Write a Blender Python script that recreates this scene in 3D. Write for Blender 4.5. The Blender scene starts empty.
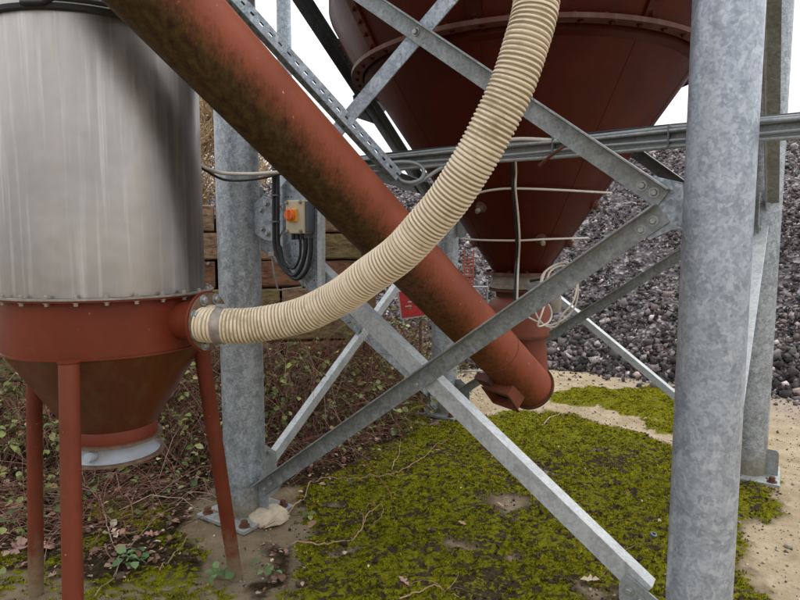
import bpy, math, random
import numpy as np
from mathutils import Vector, Matrix

random.seed(7)
RS = np.random.RandomState(11)
S = bpy.context.scene
COL = S.collection
R = math.radians

# ---------------------------------------------------------------- camera, sky, sun, exposure
PITCH = R(5.5); EYE = 1.6; FPX = 600.0
cam_d = bpy.data.cameras.new('camera')
cam_d.sensor_width = 36.0; cam_d.lens = 27.0; cam_d.clip_start = 0.05; cam_d.clip_end = 1000
cam = bpy.data.objects.new('camera', cam_d); COL.objects.link(cam)
cam.location = (0, 0, EYE); cam.rotation_euler = (R(90) - PITCH, 0, 0)
S.camera = cam

SUN_EL, SUN_AZ = R(50), R(62)          # azimuth measured from +Y towards +X
w = bpy.data.worlds.new('World'); S.world = w; w.use_nodes = True
wn = w.node_tree; wn.nodes.clear()
sky = wn.nodes.new('ShaderNodeTexSky'); sky.sky_type = 'NISHITA'; sky.sun_disc = False
sky.sun_elevation = SUN_EL; sky.sun_rotation = SUN_AZ
try: sky.dust_density = 4.0; sky.air_density = 1.0
except Exception: pass
hs = wn.nodes.new('ShaderNodeHueSaturation'); hs.inputs['Saturation'].default_value = 0.15
wtc = wn.nodes.new('ShaderNodeTexCoord')
wno = wn.nodes.new('ShaderNodeTexNoise'); wno.inputs['Scale'].default_value = 1.6; wno.inputs['Detail'].default_value = 4
wr = wn.nodes.new('ShaderNodeValToRGB')
wr.color_ramp.elements[0].position = 0.3; wr.color_ramp.elements[0].color = (8.6, 8.9, 9.4, 1)
wr.color_ramp.elements[1].position = 0.7; wr.color_ramp.elements[1].color = (12.4, 12.5, 12.8, 1)
wm = wn.nodes.new('ShaderNodeMix'); wm.data_type = 'RGBA'; wm.inputs[0].default_value = 0.8
wb = wn.nodes.new('ShaderNodeBackground'); wb.inputs['Strength'].default_value = 0.10
wo = wn.nodes.new('ShaderNodeOutputWorld')
wn.links.new(sky.outputs[0], hs.inputs['Color'])
wn.links.new(wtc.outputs['Generated'], wno.inputs['Vector'])
wn.links.new(wno.outputs['Fac'], wr.inputs['Fac'])
wn.links.new(hs.outputs[0], wm.inputs[6]); wn.links.new(wr.outputs[0], wm.inputs[7])
wsx = wn.nodes.new('ShaderNodeSeparateXYZ'); wn.links.new(wtc.outputs['Generated'], wsx.inputs[0])
wel = wn.nodes.new('ShaderNodeMapRange'); wel.inputs['From Min'].default_value = 0.0; wel.inputs['From Max'].default_value = 1.0
wel.inputs['To Min'].default_value = 0.98; wel.inputs['To Max'].default_value = 1.75; wn.links.new(wsx.outputs['Z'], wel.inputs['Value'])
wmu = wn.nodes.new('ShaderNodeVectorMath'); wmu.operation = 'SCALE'; wn.links.new(wm.outputs[2], wmu.inputs[0]); wn.links.new(wel.outputs[0], wmu.inputs['Scale'])
wn.links.new(wmu.outputs[0], wb.inputs['Color']); wn.links.new(wb.outputs[0], wo.inputs['Surface'])

sd = bpy.data.lights.new('sun', 'SUN'); sd.energy = 1.5; sd.angle = R(30); sd.color = (1, 0.97, 0.93)
sun = bpy.data.objects.new('sun', sd); COL.objects.link(sun)
sv = Vector((math.sin(SUN_AZ) * math.cos(SUN_EL), math.cos(SUN_AZ) * math.cos(SUN_EL), math.sin(SUN_EL)))
sun.rotation_euler = sv.to_track_quat('Z', 'Y').to_euler()
S.view_settings.view_transform = 'Standard'; S.view_settings.look = 'None'
S.view_settings.exposure = 0.33; S.view_settings.gamma = 1.0

# ---------------------------------------------------------------- survey helpers (photo bearings -> world positions)
def ray(x, y):
    u = (x - 400) / FPX; v = (300 - y) / FPX
    return np.array([u, math.cos(PITCH) + v * math.sin(PITCH), -math.sin(PITCH) + v * math.cos(PITCH)])
CAMP = np.array([0, 0, EYE])
def at(x, y, z): return CAMP + ray(x, y) * z                 # z = distance along the optical axis
def gnd(x, y, h=0.0):
    d = ray(x, y); return CAMP + d * ((h - EYE) / d[2])
def onplane(x, y, P, n):
    d = ray(x, y); P = np.array(P, float); n = np.array(n, float)
    return CAMP + d * (np.dot(P - CAMP, n) / np.dot(d, n))
def unit(v): v = np.array(v, float); return v / np.linalg.norm(v)
Z = np.array([0, 0, 1.0])

# ---------------------------------------------------------------- value noise
def _h(ix, iy, s):
    n = (ix * 374761393 + iy * 668265263 + s * 982451653) & 0xffffffff
    n = ((n ^ (n >> 13)) * 1274126177) & 0xffffffff
    return ((n ^ (n >> 16)) & 0xffff) / 65535.0
def vnoise(x, y, s=0):
    x = np.asarray(x, float); y = np.asarray(y, float)
    ix = np.floor(x).astype(np.int64); iy = np.floor(y).astype(np.int64)
    fx = x - ix; fy = y - iy; fx = fx * fx * (3 - 2 * fx); fy = fy * fy * (3 - 2 * fy)
    a = _h(ix, iy, s); b = _h(ix + 1, iy, s); c = _h(ix, iy + 1, s); d = _h(ix + 1, iy + 1, s)
    return (a * (1 - fx) + b * fx) * (1 - fy) + (c * (1 - fx) + d * fx) * fy
def fbm(x, y, s=0, o=4):
    t = 0; a = 0.5; f = 1
    for k in range(o):
        t = t + a * vnoise(x * f + 17.3 * k, y * f - 9.1 * k, s + k); a *= 0.5; f *= 2.03
    return t / (1 - 0.5 ** o)

# ---------------------------------------------------------------- object plumbing
WP = {}
def tag(o, label=None, cat=None, group=None, kind=None):
    if label: o['label'] = label
    if cat: o['category'] = cat
    if group: o['group'] = group
    if kind: o['kind'] = kind
    return o
def empty(name, loc, label=None, cat=None, group=None):
    o = bpy.data.objects.new(name, None); COL.objects.link(o); o.location = tuple(loc)
    o.empty_display_size = 0.1
    WP[o] = np.array(loc, float); return tag(o, label, cat, group)
def link(name, me, pos, parent=None, rot=None):
    o = bpy.data.objects.new(name, me); COL.objects.link(o)
    pos = np.array(pos, float)
    if parent is not None: o.parent = parent; o.location = tuple(pos - WP[parent])
    else: o.location = tuple(pos)
    if rot is not None: o.rotation_euler = rot
    WP[o] = pos; return o

class MB:
    def __init__(s): s.v = []; s.f = []; s.mi = []
    def add(s, vs, fs, mi=0):
        b = len(s.v); s.v += [tuple(map(float, p)) for p in vs]
        s.f += [tuple(i + b for i in f) for f in fs]; s.mi += [mi] * len(fs); return s
    def box(s, c, ax, dims, mi=0):
        c = np.array(c, float); a = [unit(x) * d / 2 for x, d in zip(ax, dims)]
        vs = [c + i * a[0] + j * a[1] + k * a[2] for i in (-1, 1) for j in (-1, 1) for k in (-1, 1)]
        return s.add(vs, [(0, 1, 3, 2), (4, 6, 7, 5), (0, 4, 5, 1), (2, 3, 7, 6), (0, 2, 6, 4), (1, 5, 7, 3)], mi)
    def prism(s, poly, n, t, mi=0):
        n = unit(n) * t; k = len(poly); vs = [np.array(p) for p in poly] + [np.array(p) + n for p in poly]
        fs = [tuple(range(k))[::-1], tuple(range(k, 2 * k))] + [(i, (i + 1) % k, (i + 1) % k + k, i + k) for i in range(k)]
        return s.add(vs, fs, mi)
    def lathe(s, prof, c, axis=Z, seg=48, mi=0, close=False):
        axis = unit(axis); h = np.array([1, 0, 0]) if abs(axis[0]) < .9 else np.array([0, 1, 0])
        a = unit(np.cross(axis, h)); b = np.cross(axis, a); c = np.array(c, float); vs = []
        for r, z in prof:
            for i in range(seg):
                t = 2 * math.pi * i / seg; vs.append(c + axis * z + (a * math.cos(t) + b * math.sin(t)) * max(r, 1e-4))
        n = len(prof); fs = []
        for j in range(n if close else n - 1):
            j2 = (j + 1) % n
            for i in range(seg):
                k = (i + 1) % seg; fs.append((j * seg + i, j * seg + k, j2 * seg + k, j2 * seg + i))
        return s.add(vs, fs, mi)
    def tube(s, pts, r, seg=10, cap=True, mi=0):
        pts = [np.array(p, float) for p in pts]; n = len(pts)
        rr = [r] * n if np.isscalar(r) else list(r)
        T = [unit(pts[min(i + 1, n - 1)] - pts[max(i - 1, 0)]) for i in range(n)]
        h = Z if abs(T[0][2]) < .9 else np.array([1, 0, 0]); a = unit(np.cross(T[0], h)); vs = []
        for i in range(n):
            a = unit(a - T[i] * np.dot(a, T[i])); b = np.cross(T[i], a)
            for k in range(seg):
                t = 2 * math.pi * k / seg; vs.append(pts[i] + (a * math.cos(t) + b * math.sin(t)) * rr[i])
        fs = [(i * seg + k, i * seg + (k + 1) % seg, (i + 1) * seg + (k + 1) % seg, (i + 1) * seg + k) for i in range(n - 1) for k in range(seg)]
        if cap: fs += [tuple(range(seg))[::-1], tuple((n - 1) * seg + k for k in range(seg))]
        return s.add(vs, fs, mi)
    def mesh(s, name, mats, smooth=None, origin=None):
        v = np.array(s.v); o = np.array(origin, float) if origin is not None else np.array([*(v[:, :2].min(0) + v[:, :2].max(0)) / 2, v[:, 2].min()])
        me = bpy.data.meshes.new(name); me.from_pydata((v - o).tolist(), [], s.f)
        for m in (mats if isinstance(mats, (list, tuple)) else [mats]): me.materials.append(m)
        if any(s.mi): me.polygons.foreach_set('material_index', s.mi)
        import bmesh
        bm = bmesh.new(); bm.from_mesh(me); bmesh.ops.recalc_face_normals(bm, faces=bm.faces)
        if smooth is not None:
            for f in bm.faces: f.smooth = True
            for e in bm.edges:
                if len(e.link_faces) == 2 and e.calc_face_angle(0) > R(smooth): e.smooth = False
        bm.to_mesh(me); bm.free(); return me, o
    def build(s, name, mats, parent=None, smooth=None, bevel=0, **k):
        me, o = s.mesh(name, mats, smooth); ob = link(name, me, o, parent)
        if bevel:
            b = ob.modifiers.new('bevel', 'BEVEL'); b.width = bevel; b.segments = 2; b.limit_method = 'ANGLE'; b.angle_limit = R(40); b.harden_normals = False
        return tag(ob, **k)

def fast_mesh(name, V, F, mats, cols=None, mi=None, smooth=False):
    """V (n,3), F (m,k) arrays, all faces the same size; cols = per-face rgb"""
    me = bpy.data.meshes.new(name); k = F.shape[1]
    me.vertices.add(len(V)); me.vertices.foreach_set('co', V.astype(np.float32).ravel())
    me.loops.add(F.size); me.loops.foreach_set('vertex_index', F.astype(np.int32).ravel())
    me.polygons.add(len(F)); me.polygons.foreach_set('loop_start', np.arange(0, F.size, k, dtype=np.int32))
    me.polygons.foreach_set('loop_total', np.full(len(F), k, dtype=np.int32))
    me.update(calc_edges=True)
    for m in (mats if isinstance(mats, (list, tuple)) else [mats]): me.materials.append(m)
    if mi is not None: me.polygons.foreach_set('material_index', mi.astype(np.int32))
    if smooth: me.polygons.foreach_set('use_smooth', np.ones(len(F), bool))
    if cols is not None:
        at_ = me.attributes.new('tone', 'FLOAT_COLOR', 'FACE')
        at_.data.foreach_set('color', np.c_[cols, np.ones(len(cols))].astype(np.float32).ravel())
    me.validate(); return me

# ---------------------------------------------------------------- materials
class M:
    def __init__(s, name):
        s.m = bpy.data.materials.new(name); s.m.use_nodes = True; s.t = s.m.node_tree; s.t.nodes.clear()
        s.o = s.n('OutputMaterial'); s.b = s.n('BsdfPrincipled'); s.t.links.new(s.b.outputs[0], s.o.inputs[0])
        s.tc = s.n('TexCoord')
    def n(s, k, **a):
        x = s.t.nodes.new('ShaderNode' + k)
        for q, v in a.items(): setattr(x, q, v)
        return x
    def l(s, a, b): s.t.links.new(a, b); return s
    def coord(s, scale=(1, 1, 1), rnd=True, src='Object'):
        mp = s.n('Mapping'); mp.inputs['Scale'].default_value = scale; s.l(s.tc.outputs[src], mp.inputs[0])
        if rnd:
            oi = s.n('ObjectInfo'); mu = s.n('Math', operation='MULTIPLY'); mu.inputs[1].default_value = 37.0
            s.l(oi.outputs['Random'], mu.inputs[0]); s.l(mu.outputs[0], mp.inputs['Location'])
        return mp.outputs[0]
    def noise(s, vec, scale, detail=5, rough=.6, dist=0):
        x = s.n('TexNoise'); x.inputs['Scale'].default_value = scale; x.inputs['Detail'].default_value = detail
        x.inputs['Roughness'].default_value = rough; x.inputs['Distortion'].default_value = dist; s.l(vec, x.inputs['Vector']); return x.outputs['Fac']
    def ramp(s, f, stops):
        x = s.n('ValToRGB'); e = x.color_ramp.elements
        while len(e) < len(stops): e.new(0.5)
        for el, (p, c) in zip(e, stops): el.position = p; el.color = (c, c, c, 1) if np.isscalar(c) else (*c, 1)
        s.l(f, x.inputs[0]); return x.outputs[0]
    def mix(s, f, a, b, mode='MIX'):
        x = s.n('Mix', data_type='RGBA', blend_type=mode)
        for i, v in ((0, f), (6, a), (7, b)):
            if hasattr(v, 'links') or hasattr(v, 'is_linked'): s.l(v, x.inputs[i])
            elif i == 0: x.inputs[0].default_value = v
            else: x.inputs[i].default_value = (*v, 1) if not np.isscalar(v) else (v, v, v, 1)
        return x.outputs[2]
    def math(s, op, a, b=0.0):
        x = s.n('Math', operation=op)
        for i, v in ((0, a), (1, b)):
            if np.isscalar(v): x.inputs[i].default_value = v
            else: s.l(v, x.inputs[i])
        return x.outputs[0]
    def set(s, **k):
        for q, v in k.items():
            i = s.b.inputs[q.replace('_', ' ')]
            if hasattr(v, 'is_linked'): s.l(v, i)
            elif isinstance(v, tuple): i.default_value = (*v, 1)
            else: i.default_value = v
        return s
    def bump(s, f, st=.3, d=.002):
        x = s.n('Bump'); x.inputs['Strength'].default_value = st; x.inputs['Distance'].default_value = d
        s.l(f, x.inputs['Height']); s.l(x.outputs[0], s.b.inputs['Normal']); return s

def mat_galv(name, a=(.15, .175, .20), b=(.34, .38, .42), white=.5, metal=.45, rough=.5, sc=1.0, dirt=.0, splash=0):
    m = M(name); c = m.coord()
    v = m.n('TexVoronoi'); v.inputs['Scale'].default_value = 95 * sc; m.l(c, v.inputs['Vector'])
    sp = m.n('SeparateColor'); m.l(v.outputs['Color'], sp.inputs[0])
    v2 = m.n('TexVoronoi'); v2.inputs['Scale'].default_value = 24 * sc; m.l(c, v2.inputs['Vector'])
    sp2 = m.n('SeparateColor'); m.l(v2.outputs['Color'], sp2.inputs[0])
    n1 = m.noise(c, 7 * sc, 6, .65, .4)
    f = m.math('ADD', m.math('MULTIPLY', sp.outputs[0], .36), m.math('MULTIPLY', n1, .62))
    f = m.math('ADD', f, m.math('MULTIPLY', sp2.outputs[1], .26))
    col = m.ramp(f, [(.35, a), (.85, b)])
    cz = m.coord((1, 1, .75))
    n2 = m.noise(cz, 30 * sc, 5, .6, .5)
    wh = m.ramp(n2, [(.56, 0.0), (.61, white)])
    col = m.mix(wh, col, (.50, .54, .58))
    n3 = m.noise(c, 2.3, 5, .6)
    if dirt: col = m.mix(m.ramp(n3, [(.45, 0.0), (.75, dirt)]), col, (.17, .16, .13))
    st = m.noise(m.coord((1, 1, .06)), 30, 5, .6)
    col = m.mix(m.ramp(st, [(.60, 0.0), (.75, .45)]), col, (.17, .18, .18))
    if splash:
        sz = m.n('SeparateXYZ'); m.l(m.tc.outputs['Object'], sz.inputs[0])
        sf = m.math('ADD', m.math('DIVIDE', sz.outputs[2], splash), m.math('MULTIPLY', m.math('SUBTRACT', m.noise(m.coord(), 22, 6, .7), .5), 1.8))
        col = m.mix(m.ramp(sf, [(.15, .8), (.95, 0.0)]), col, (.20, .165, .10))
    m.set(Base_Color=col, Metallic=metal, Roughness=m.ramp(n1, [(.3, rough - .12), (.7, rough + .1)]))
    m.bump(n1, .15, .002); return m.m
GALV = mat_galv('galvanised_steel')
GALVP = mat_galv('galvanised_post', (0.1748, 0.1978, 0.2162), (0.3680, 0.4002, 0.4278), .45, .45, .48, 1.25, splash=.22)
GALVN = mat_galv('spangled_zinc', (0.2254, 0.2576, 0.3036), (0.3864, 0.4278, 0.4830), .55, .45, .44, 1.05)
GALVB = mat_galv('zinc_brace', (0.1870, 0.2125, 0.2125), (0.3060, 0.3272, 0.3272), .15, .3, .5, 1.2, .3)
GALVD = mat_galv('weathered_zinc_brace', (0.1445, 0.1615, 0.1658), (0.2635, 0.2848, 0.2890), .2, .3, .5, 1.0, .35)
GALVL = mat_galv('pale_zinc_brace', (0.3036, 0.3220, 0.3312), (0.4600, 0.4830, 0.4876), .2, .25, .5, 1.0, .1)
BASEP = mat_galv('base_plate_zinc', (.20, .215, .22), (.36, .38, .38), .2, .2, .55, 1.0, .6)
SHADEST = mat_galv('shaded_zinc_brace', (0.0723, 0.0833, 0.0978), (0.1275, 0.1445, 0.1615), .08, .3, .5, 1.0, .4)  # darkened copy of the zinc, shade put into the colour of these braces

def mat_paint(name, base, dark, rough=.42, streak=0.0, streakcol=(.05, .05, .02), spec=0.4, vscale=(1, 1, .15), chips=.0, splash=0):
    m = M(name); c = m.coord(); n = m.noise(c, 4, 6, .6)
    col = m.mix(m.ramp(n, [(.35, 0.0), (.75, 1.0)]), base, dark)
    cs = m.coord(vscale); n2 = m.noise(cs, 16, 7, .65, .2)
    if streak: col = m.mix(m.ramp(n2, [(.48, 0.0), (.68, streak)]), col, streakcol)
    n3 = m.noise(c, 60, 4, .6)
    if chips: col = m.mix(m.ramp(n3, [(.70, 0.0), (.74, chips)]), col, (.42, .30, .22))
    if splash:
        sz = m.n('SeparateXYZ'); m.l(m.tc.outputs['Object'], sz.inputs[0])
        sf = m.math('ADD', m.math('DIVIDE', sz.outputs[2], splash), m.math('MULTIPLY', m.math('SUBTRACT', m.noise(m.coord(), 22, 6, .7), .5), 1.8))
        col = m.mix(m.ramp(sf, [(.15, .8), (.95, 0.0)]), col, (.20, .165, .10))
    m.set(Base_Color=col, Roughness=m.ramp(n, [(.3, rough - .06), (.7, rough + .12)]), Specular_IOR_Level=spec)
    m.bump(m.noise(c, 90, 3), .12, .001); return m.m
SILO_RED = mat_paint('silo_oxide_paint', (0.0624, 0.0082, 0.0031), (0.0359, 0.0051, 0.0023), .36, .10, (0.0858, 0.0187, 0.0062), .18)
HOP_RED = mat_paint('hopper_oxide_paint', (0.1599, 0.0312, 0.0133), (0.1014, 0.0187, 0.0078), .42, .3, (0.0858, 0.0281, 0.0094), .2, chips=.5)
HOP_CONE = mat_paint('hopper_cone_paint', (0.0975, 0.0203, 0.0062), (0.0585, 0.0156, 0.0047), .35, .65, (0.0936, 0.0507, 0.0117), .5, chips=.3)
LEG_RED = mat_paint('leg_oxide_paint', (0.1560, 0.0343, 0.0164), (0.1014, 0.0218, 0.0101), .45, .3, (0.1170, 0.0546, 0.0312), .2, (1, 1, .1), chips=.7, splash=.30)
CHUTE_RED = mat_paint('chute_oxide_paint', (0.2106, 0.0562, 0.0296), (0.1404, 0.0359, 0.0187), .5, .2, (0.1404, 0.0780, 0.0468), .3)
RUST = mat_paint('rusty_iron', (.11, .045, .025), (.06, .03, .02), .8, .3, (.2, .09, .04), .2)
PINKFL = mat_paint('weathered_flange_paint', (0.1170, 0.0429, 0.0312), (0.0702, 0.0273, 0.0195), .6, .3, (0.2340, 0.1872, 0.1560), .25)

def mat_augur():
    m = M('auger_oxide_paint'); c = m.coord(); n = m.noise(c, 3, 6, .6)
    col = m.mix(m.ramp(n, [(.3, 0.0), (.75, 1.0)]), (.31, .080, .040), (.18, .046, .023))
    col = m.mix(m.ramp(m.noise(c, 45, 3, .5), [(.735, 0.0), (.75, .8)]), col, (.6, .38, .22))
    # algae on the upper length's underside; painted shade darkens the low end, streaky edge
    at_ = m.n('Attribute', attribute_name='algae_and_shade'); sx = m.n('SeparateColor'); m.l(at_.outputs['Color'], sx.inputs[0])
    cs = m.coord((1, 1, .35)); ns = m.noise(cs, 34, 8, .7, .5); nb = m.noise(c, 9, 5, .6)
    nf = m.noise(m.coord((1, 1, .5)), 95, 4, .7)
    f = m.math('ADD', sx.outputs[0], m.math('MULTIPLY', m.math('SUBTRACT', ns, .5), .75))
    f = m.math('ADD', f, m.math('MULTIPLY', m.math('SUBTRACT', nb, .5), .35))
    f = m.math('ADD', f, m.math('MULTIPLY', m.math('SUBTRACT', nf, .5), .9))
    algae_shade = m.mix(m.ramp(m.noise(cs, 40, 6, .65), [(.35, 0.0), (.65, 1.0)]), (.018, .010, .005), (.072, .050, .015))
    col = m.mix(m.ramp(f, [(.18, 0.0), (.80, .96)]), col, algae_shade)
    m.set(Base_Color=col, Roughness=.5, Specular_IOR_Level=.2); m.bump(ns, .25, .002); return m.m
AUG = mat_augur()

def mat_ss():
    m = M('brushed_stainless'); c = m.coord((1, 1, .09)); c2 = m.coord()
    n = m.noise(c, 26, 7, .7); n2 = m.noise(m.coord((1, 1, .12)), 7, 5, .6); n3 = m.noise(c2, 2.2, 4, .5)
    col = m.mix(m.ramp(n3, [(.3, 0.0), (.7, 1.0)]), (.31, .295, .28), (.42, .395, .37))
    col = m.mix(m.ramp(n2, [(.5, 0.0), (.72, .45)]), col, (.46, .40, .33))
    col = m.mix(m.ramp(m.noise(m.coord((1, 1, .025)), 30, 6, .65), [(.52, 0.0), (.74, .42)]), col, (.80, .78, .75))
    m.set(Base_Color=col, Metallic=.95, Roughness=m.ramp(n, [(.3, .32), (.7, .46)]))
    m.bump(m.noise(c2, 3.0, 3), .25, .02); return m.m
STAIN = mat_ss()
def simple(name, col, rough=.6, metal=0.0, var=.25, sc=12, spec=.4, bump=.1):
    m = M(name); c = m.coord(); n = m.noise(c, sc, 5, .6); d = tuple(x * (1 - var) for x in col)
    m.set(Base_Color=m.mix(m.ramp(n, [(.3, 0.0), (.7, 1.0)]), d, col), Roughness=rough, Metallic=metal, Specular_IOR_Level=spec)
    m.bump(n, bump, .002); return m.m
LID = simple('pale_lid_metal', (.66, .69, .64), .5, .0)
RUBBER = simple('black_rubber', (.02, .021, .023), .5, 0, .3)
ZINCFL = simple('dull_flange_zinc', (.36, .32, .27), .55, .4, .45, 30)
BOLTM = simple('zinc_bolt', (.36, .37, .36), .45, .6, .3, 60)
WHITEV = mat_paint('valve_grey_paint', (.36, .395, .44), (.27, .295, .33), .4, .3, (.25, .15, .08), .4, (1, 1, .4), .3)
def mat_hose():
    m = M('hose_cream_rib'); c = m.coord(); n = m.noise(c, 5, 5, .6); g = m.noise(c, 26, 6, .7)
    col = m.mix(m.ramp(n, [(.3, 0.0), (.7, 1.0)]), (.60, .49, .345), (.70, .595, .445))
    col = m.mix(m.ramp(m.math('ADD', m.math('MULTIPLY', g, .6), m.math('MULTIPLY', n, .5)), [(.56, 0.0), (.70, .7)]), col, (.27, .225, .10))
    m.set(Base_Color=col, Roughness=.45, Specular_IOR_Level=.4); m.bump(g, .2, .001); return m.m
HOSE_A = mat_hose()
HOSE_B = simple('hose_groove', (.40, .32, .20), .5, 0, .4, 9, .4)
BLACKC = simple('black_cable', (.018, .018, .02), .45)
WHITEC = simple('white_cable', (.62, .58, .50), .45)
GREYC = simple('grey_conduit', (.26, .28, .29), .4, .3)
BEIGE = simple('beige_enclosure', (.55, .48, .33), .5, 0, .12)
ORANGE = simple('yellow_switch_plate', (.78, .40, .04), .4, 0, .1)
ORANGE2 = simple('orange_switch_knob', (.75, .15, .02), .35, 0, .1)
GREYBOX = simple('grey_enclosure_side', (.11, .125, .14), .5)
SIGNR = simple('faded_red_sign', (.62, .05, .05), .5, 0, .3, 30)
SIGNW = simple('sign_white', (.68, .64, .62), .5, 0, .2, 30)
REDPL = simple('red_plastic', (.40, .10, .06), .55)
RUSTFL = simple('rusty_flange_face', (0.2106, 0.1326, 0.0858), .65, .2, .5, 40)
CONC = simple('pale_grout', (.52, .44, .32), .9, 0, .35, 20, .2, .5)

def mat_tone(name, rough=.85, spec=.2, sc=30, var=.35, trans=0.0, bump=.3):
    m = M(name); a = m.n('Attribute', attribute_name='tone'); c = m.coord(rnd=False); n = m.noise(c, sc, 4, .6)
    col = m.mix(m.ramp(n, [(.3, 1 - var), (.7, 1.0)]), 0.0, a.outputs['Color'])
    x = m.n('Mix', data_type='RGBA', blend_type='MULTIPLY'); x.inputs[0].default_value = 1
    m.l(a.outputs['Color'], x.inputs[6]); m.l(m.ramp(n, [(.3, 1 - var), (.7, 1.0)]), x.inputs[7])
    m.set(Base_Color=x.outputs[2], Roughness=rough, Specular_IOR_Level=spec); m.bump(n, bump, .004)
    return m.m
STONE = mat_tone('broken_stone', .85, .2, 25)
FOLI = mat_tone('leaf_surface', .6, .22, 40, .25)
MOSSM = mat_tone('moss_tuft', 1.0, .03, 60, .3)
TWIGM = mat_tone('twig_bark', .85, .1, 50, .3)

def mat_ground():
    m = M('ground_surface'); a = m.n('Attribute', attribute_name='cover'); s = m.n('SeparateColor'); m.l(a.outputs['Color'], s.inputs[0])
    c = m.coord(rnd=False); n1 = m.noise(c, 38, 7, .7); n2 = m.noise(c, 5, 5, .6); n3 = m.noise(c, 140, 4, .65); n4 = m.noise(c, 14, 6, .7)
    sand = m.mix(m.ramp(n2, [(.3, 0.0), (.7, 1.0)]), (.27, .205, .125), (.44, .355, .245))
    sand = m.mix(m.ramp(n1, [(.52, 0.0), (.68, .6)]), sand, (.22, .17, .11))
    sand = m.mix(m.ramp(n3, [(.62, 0.0), (.70, .8)]), sand, (.12, .09, .06))
    soil = m.mix(m.ramp(n1, [(.35, 0.0), (.65, 1.0)]), (.014, .010, .005), (.060, .041, .021))
    moss = m.mix(m.ramp(n1, [(.36, 0.0), (.60, 1.0)]), (.026, .024, .004), (.145, .14, .006))
    moss = m.mix(m.ramp(n3, [(.50, 0.0), (.68, .45)]), moss, (.30, .32, .012))
    gr = m.mix(m.ramp(n3, [(.4, 0.0), (.6, 1.0)]), (.16, .13, .12), (.36, .31, .28))
    f = m.math('ADD', s.outputs[0], m.math('MULTIPLY', m.math('SUBTRACT', n1, .5), 1.1))
    col = m.mix(s.outputs[1], sand, soil)
    col = m.mix(s.outputs[2], col, gr)
    col = m.mix(m.ramp(f, [(.42, 0.0), (.56, 1.0)]), col, moss)
    m.set(Base_Color=col, Roughness=1.0, Specular_IOR_Level=.06); m.bump(m.math('ADD', n1, m.math('MULTIPLY', n3, .5)), .9, .012); return m.m
GROUND = mat_ground()
def mat_wood(name, a, b):
    m = M(name); c = m.coord((.12, 1, 1)); n = m.noise(c, 40, 8, .7, .6); g = m.noise(m.coord(), 6, 5, .6)
    col = m.mix(m.ramp(n, [(.32, 0.0), (.68, 1.0)]), a, b)
    col = m.mix(m.ramp(g, [(.5, 0.0), (.75, .6)]), col, (.10, .115, .045))
    m.set(Base_Color=col, Roughness=.85, Specular_IOR_Level=.2); m.bump(n, .6, .006); return m.m
WOODS = [mat_wood('old_sleeper_wood', (.055, .032, .02), (.38, .245, .15)), mat_wood('reddish_sleeper_wood', (.05, .024, .016), (.31, .145, .09)),
         mat_wood('greenish_sleeper_wood', (.05, .036, .018), (.31, .235, .11))]

# ---------------------------------------------------------------- setting: ground
PL = gnd(246, 512); PFR = gnd(746, 472); PB = gnd(444, 412); PNR = np.array([1.102, 2.10, 0.0])
MID = np.array([.75, 3.75, 0])
def poly_sd(px, P):      # signed distance (positive inside) of points to a polygon
    P = np.array(P); x, y = px; ins = np.zeros(x.shape, bool); d = np.full(x.shape, 1e9)
    for i in range(len(P)):
        a = P[i]; b = P[(i + 1) % len(P)]; e = b - a
        t = np.clip(((x - a[0]) * e[0] + (y - a[1]) * e[1]) / (e @ e + 1e-12), 0, 1)
        d = np.minimum(d, np.hypot(x - a[0] - t * e[0], y - a[1] - t * e[1]))
        c = (a[1] > y) != (b[1] > y)
        with np.errstate(all='ignore'): xi = a[0] + (y - a[1]) * e[0] / (e[1] if abs(e[1]) > 1e-9 else 1e-9)
        ins ^= c & (x < xi)
    return np.where(ins, d, -d)
G = lambda L_: [gnd(*p)[:2] for p in L_]
MOSS_P = [G([(285, 720), (288, 600), (284, 548), (296, 505), (300, 485), (375, 447), (425, 425), (480, 412), (545, 408), (600, 419), (672, 440), (730, 474), (775, 478), (786, 500), (772, 522), (744, 540), (742, 580), (792, 612), (770, 720)]),
          G([(540, 395), (590, 386), (650, 386), (705, 394), (705, 420), (672, 433), (650, 427), (640, 415), (590, 407), (550, 402)]),
          G([(-60, 545), (30, 540), (60, 556), (110, 572), (175, 556), (222, 575), (235, 700), (-60, 700)]),
          G([(88, 505), (120, 490), (165, 500), (160, 530), (110, 540)]), G([(60, 530), (100, 540), (95, 560), (50, 556)]),
          G([(150, 530), (190, 522), (222, 540), (200, 562), (150, 556)]),
          G([(392, 400), (428, 398), (432, 424), (400, 434)])]
SOIL_P = [G([(-500, 400), (-500, 560), (0, 575), (100, 590), (200, 575), (196, 500), (232, 480), (300, 492), (400, 447), (440, 420), (436, 398), (420, 380), (380, 360)]),
          G([(255, 540), (284, 540), (290, 600), (240, 600)])]
BARE = [(*gnd(px_, py_)[:2], r_) for px_, py_, r_ in ((500, 503, .16), (590, 585, .09), (350, 552, .06), (540, 470, .07), (455, 548, .07), (618, 560, .07), (330, 500, .06), (520, 555, .05), (600, 452, .08))]
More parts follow.
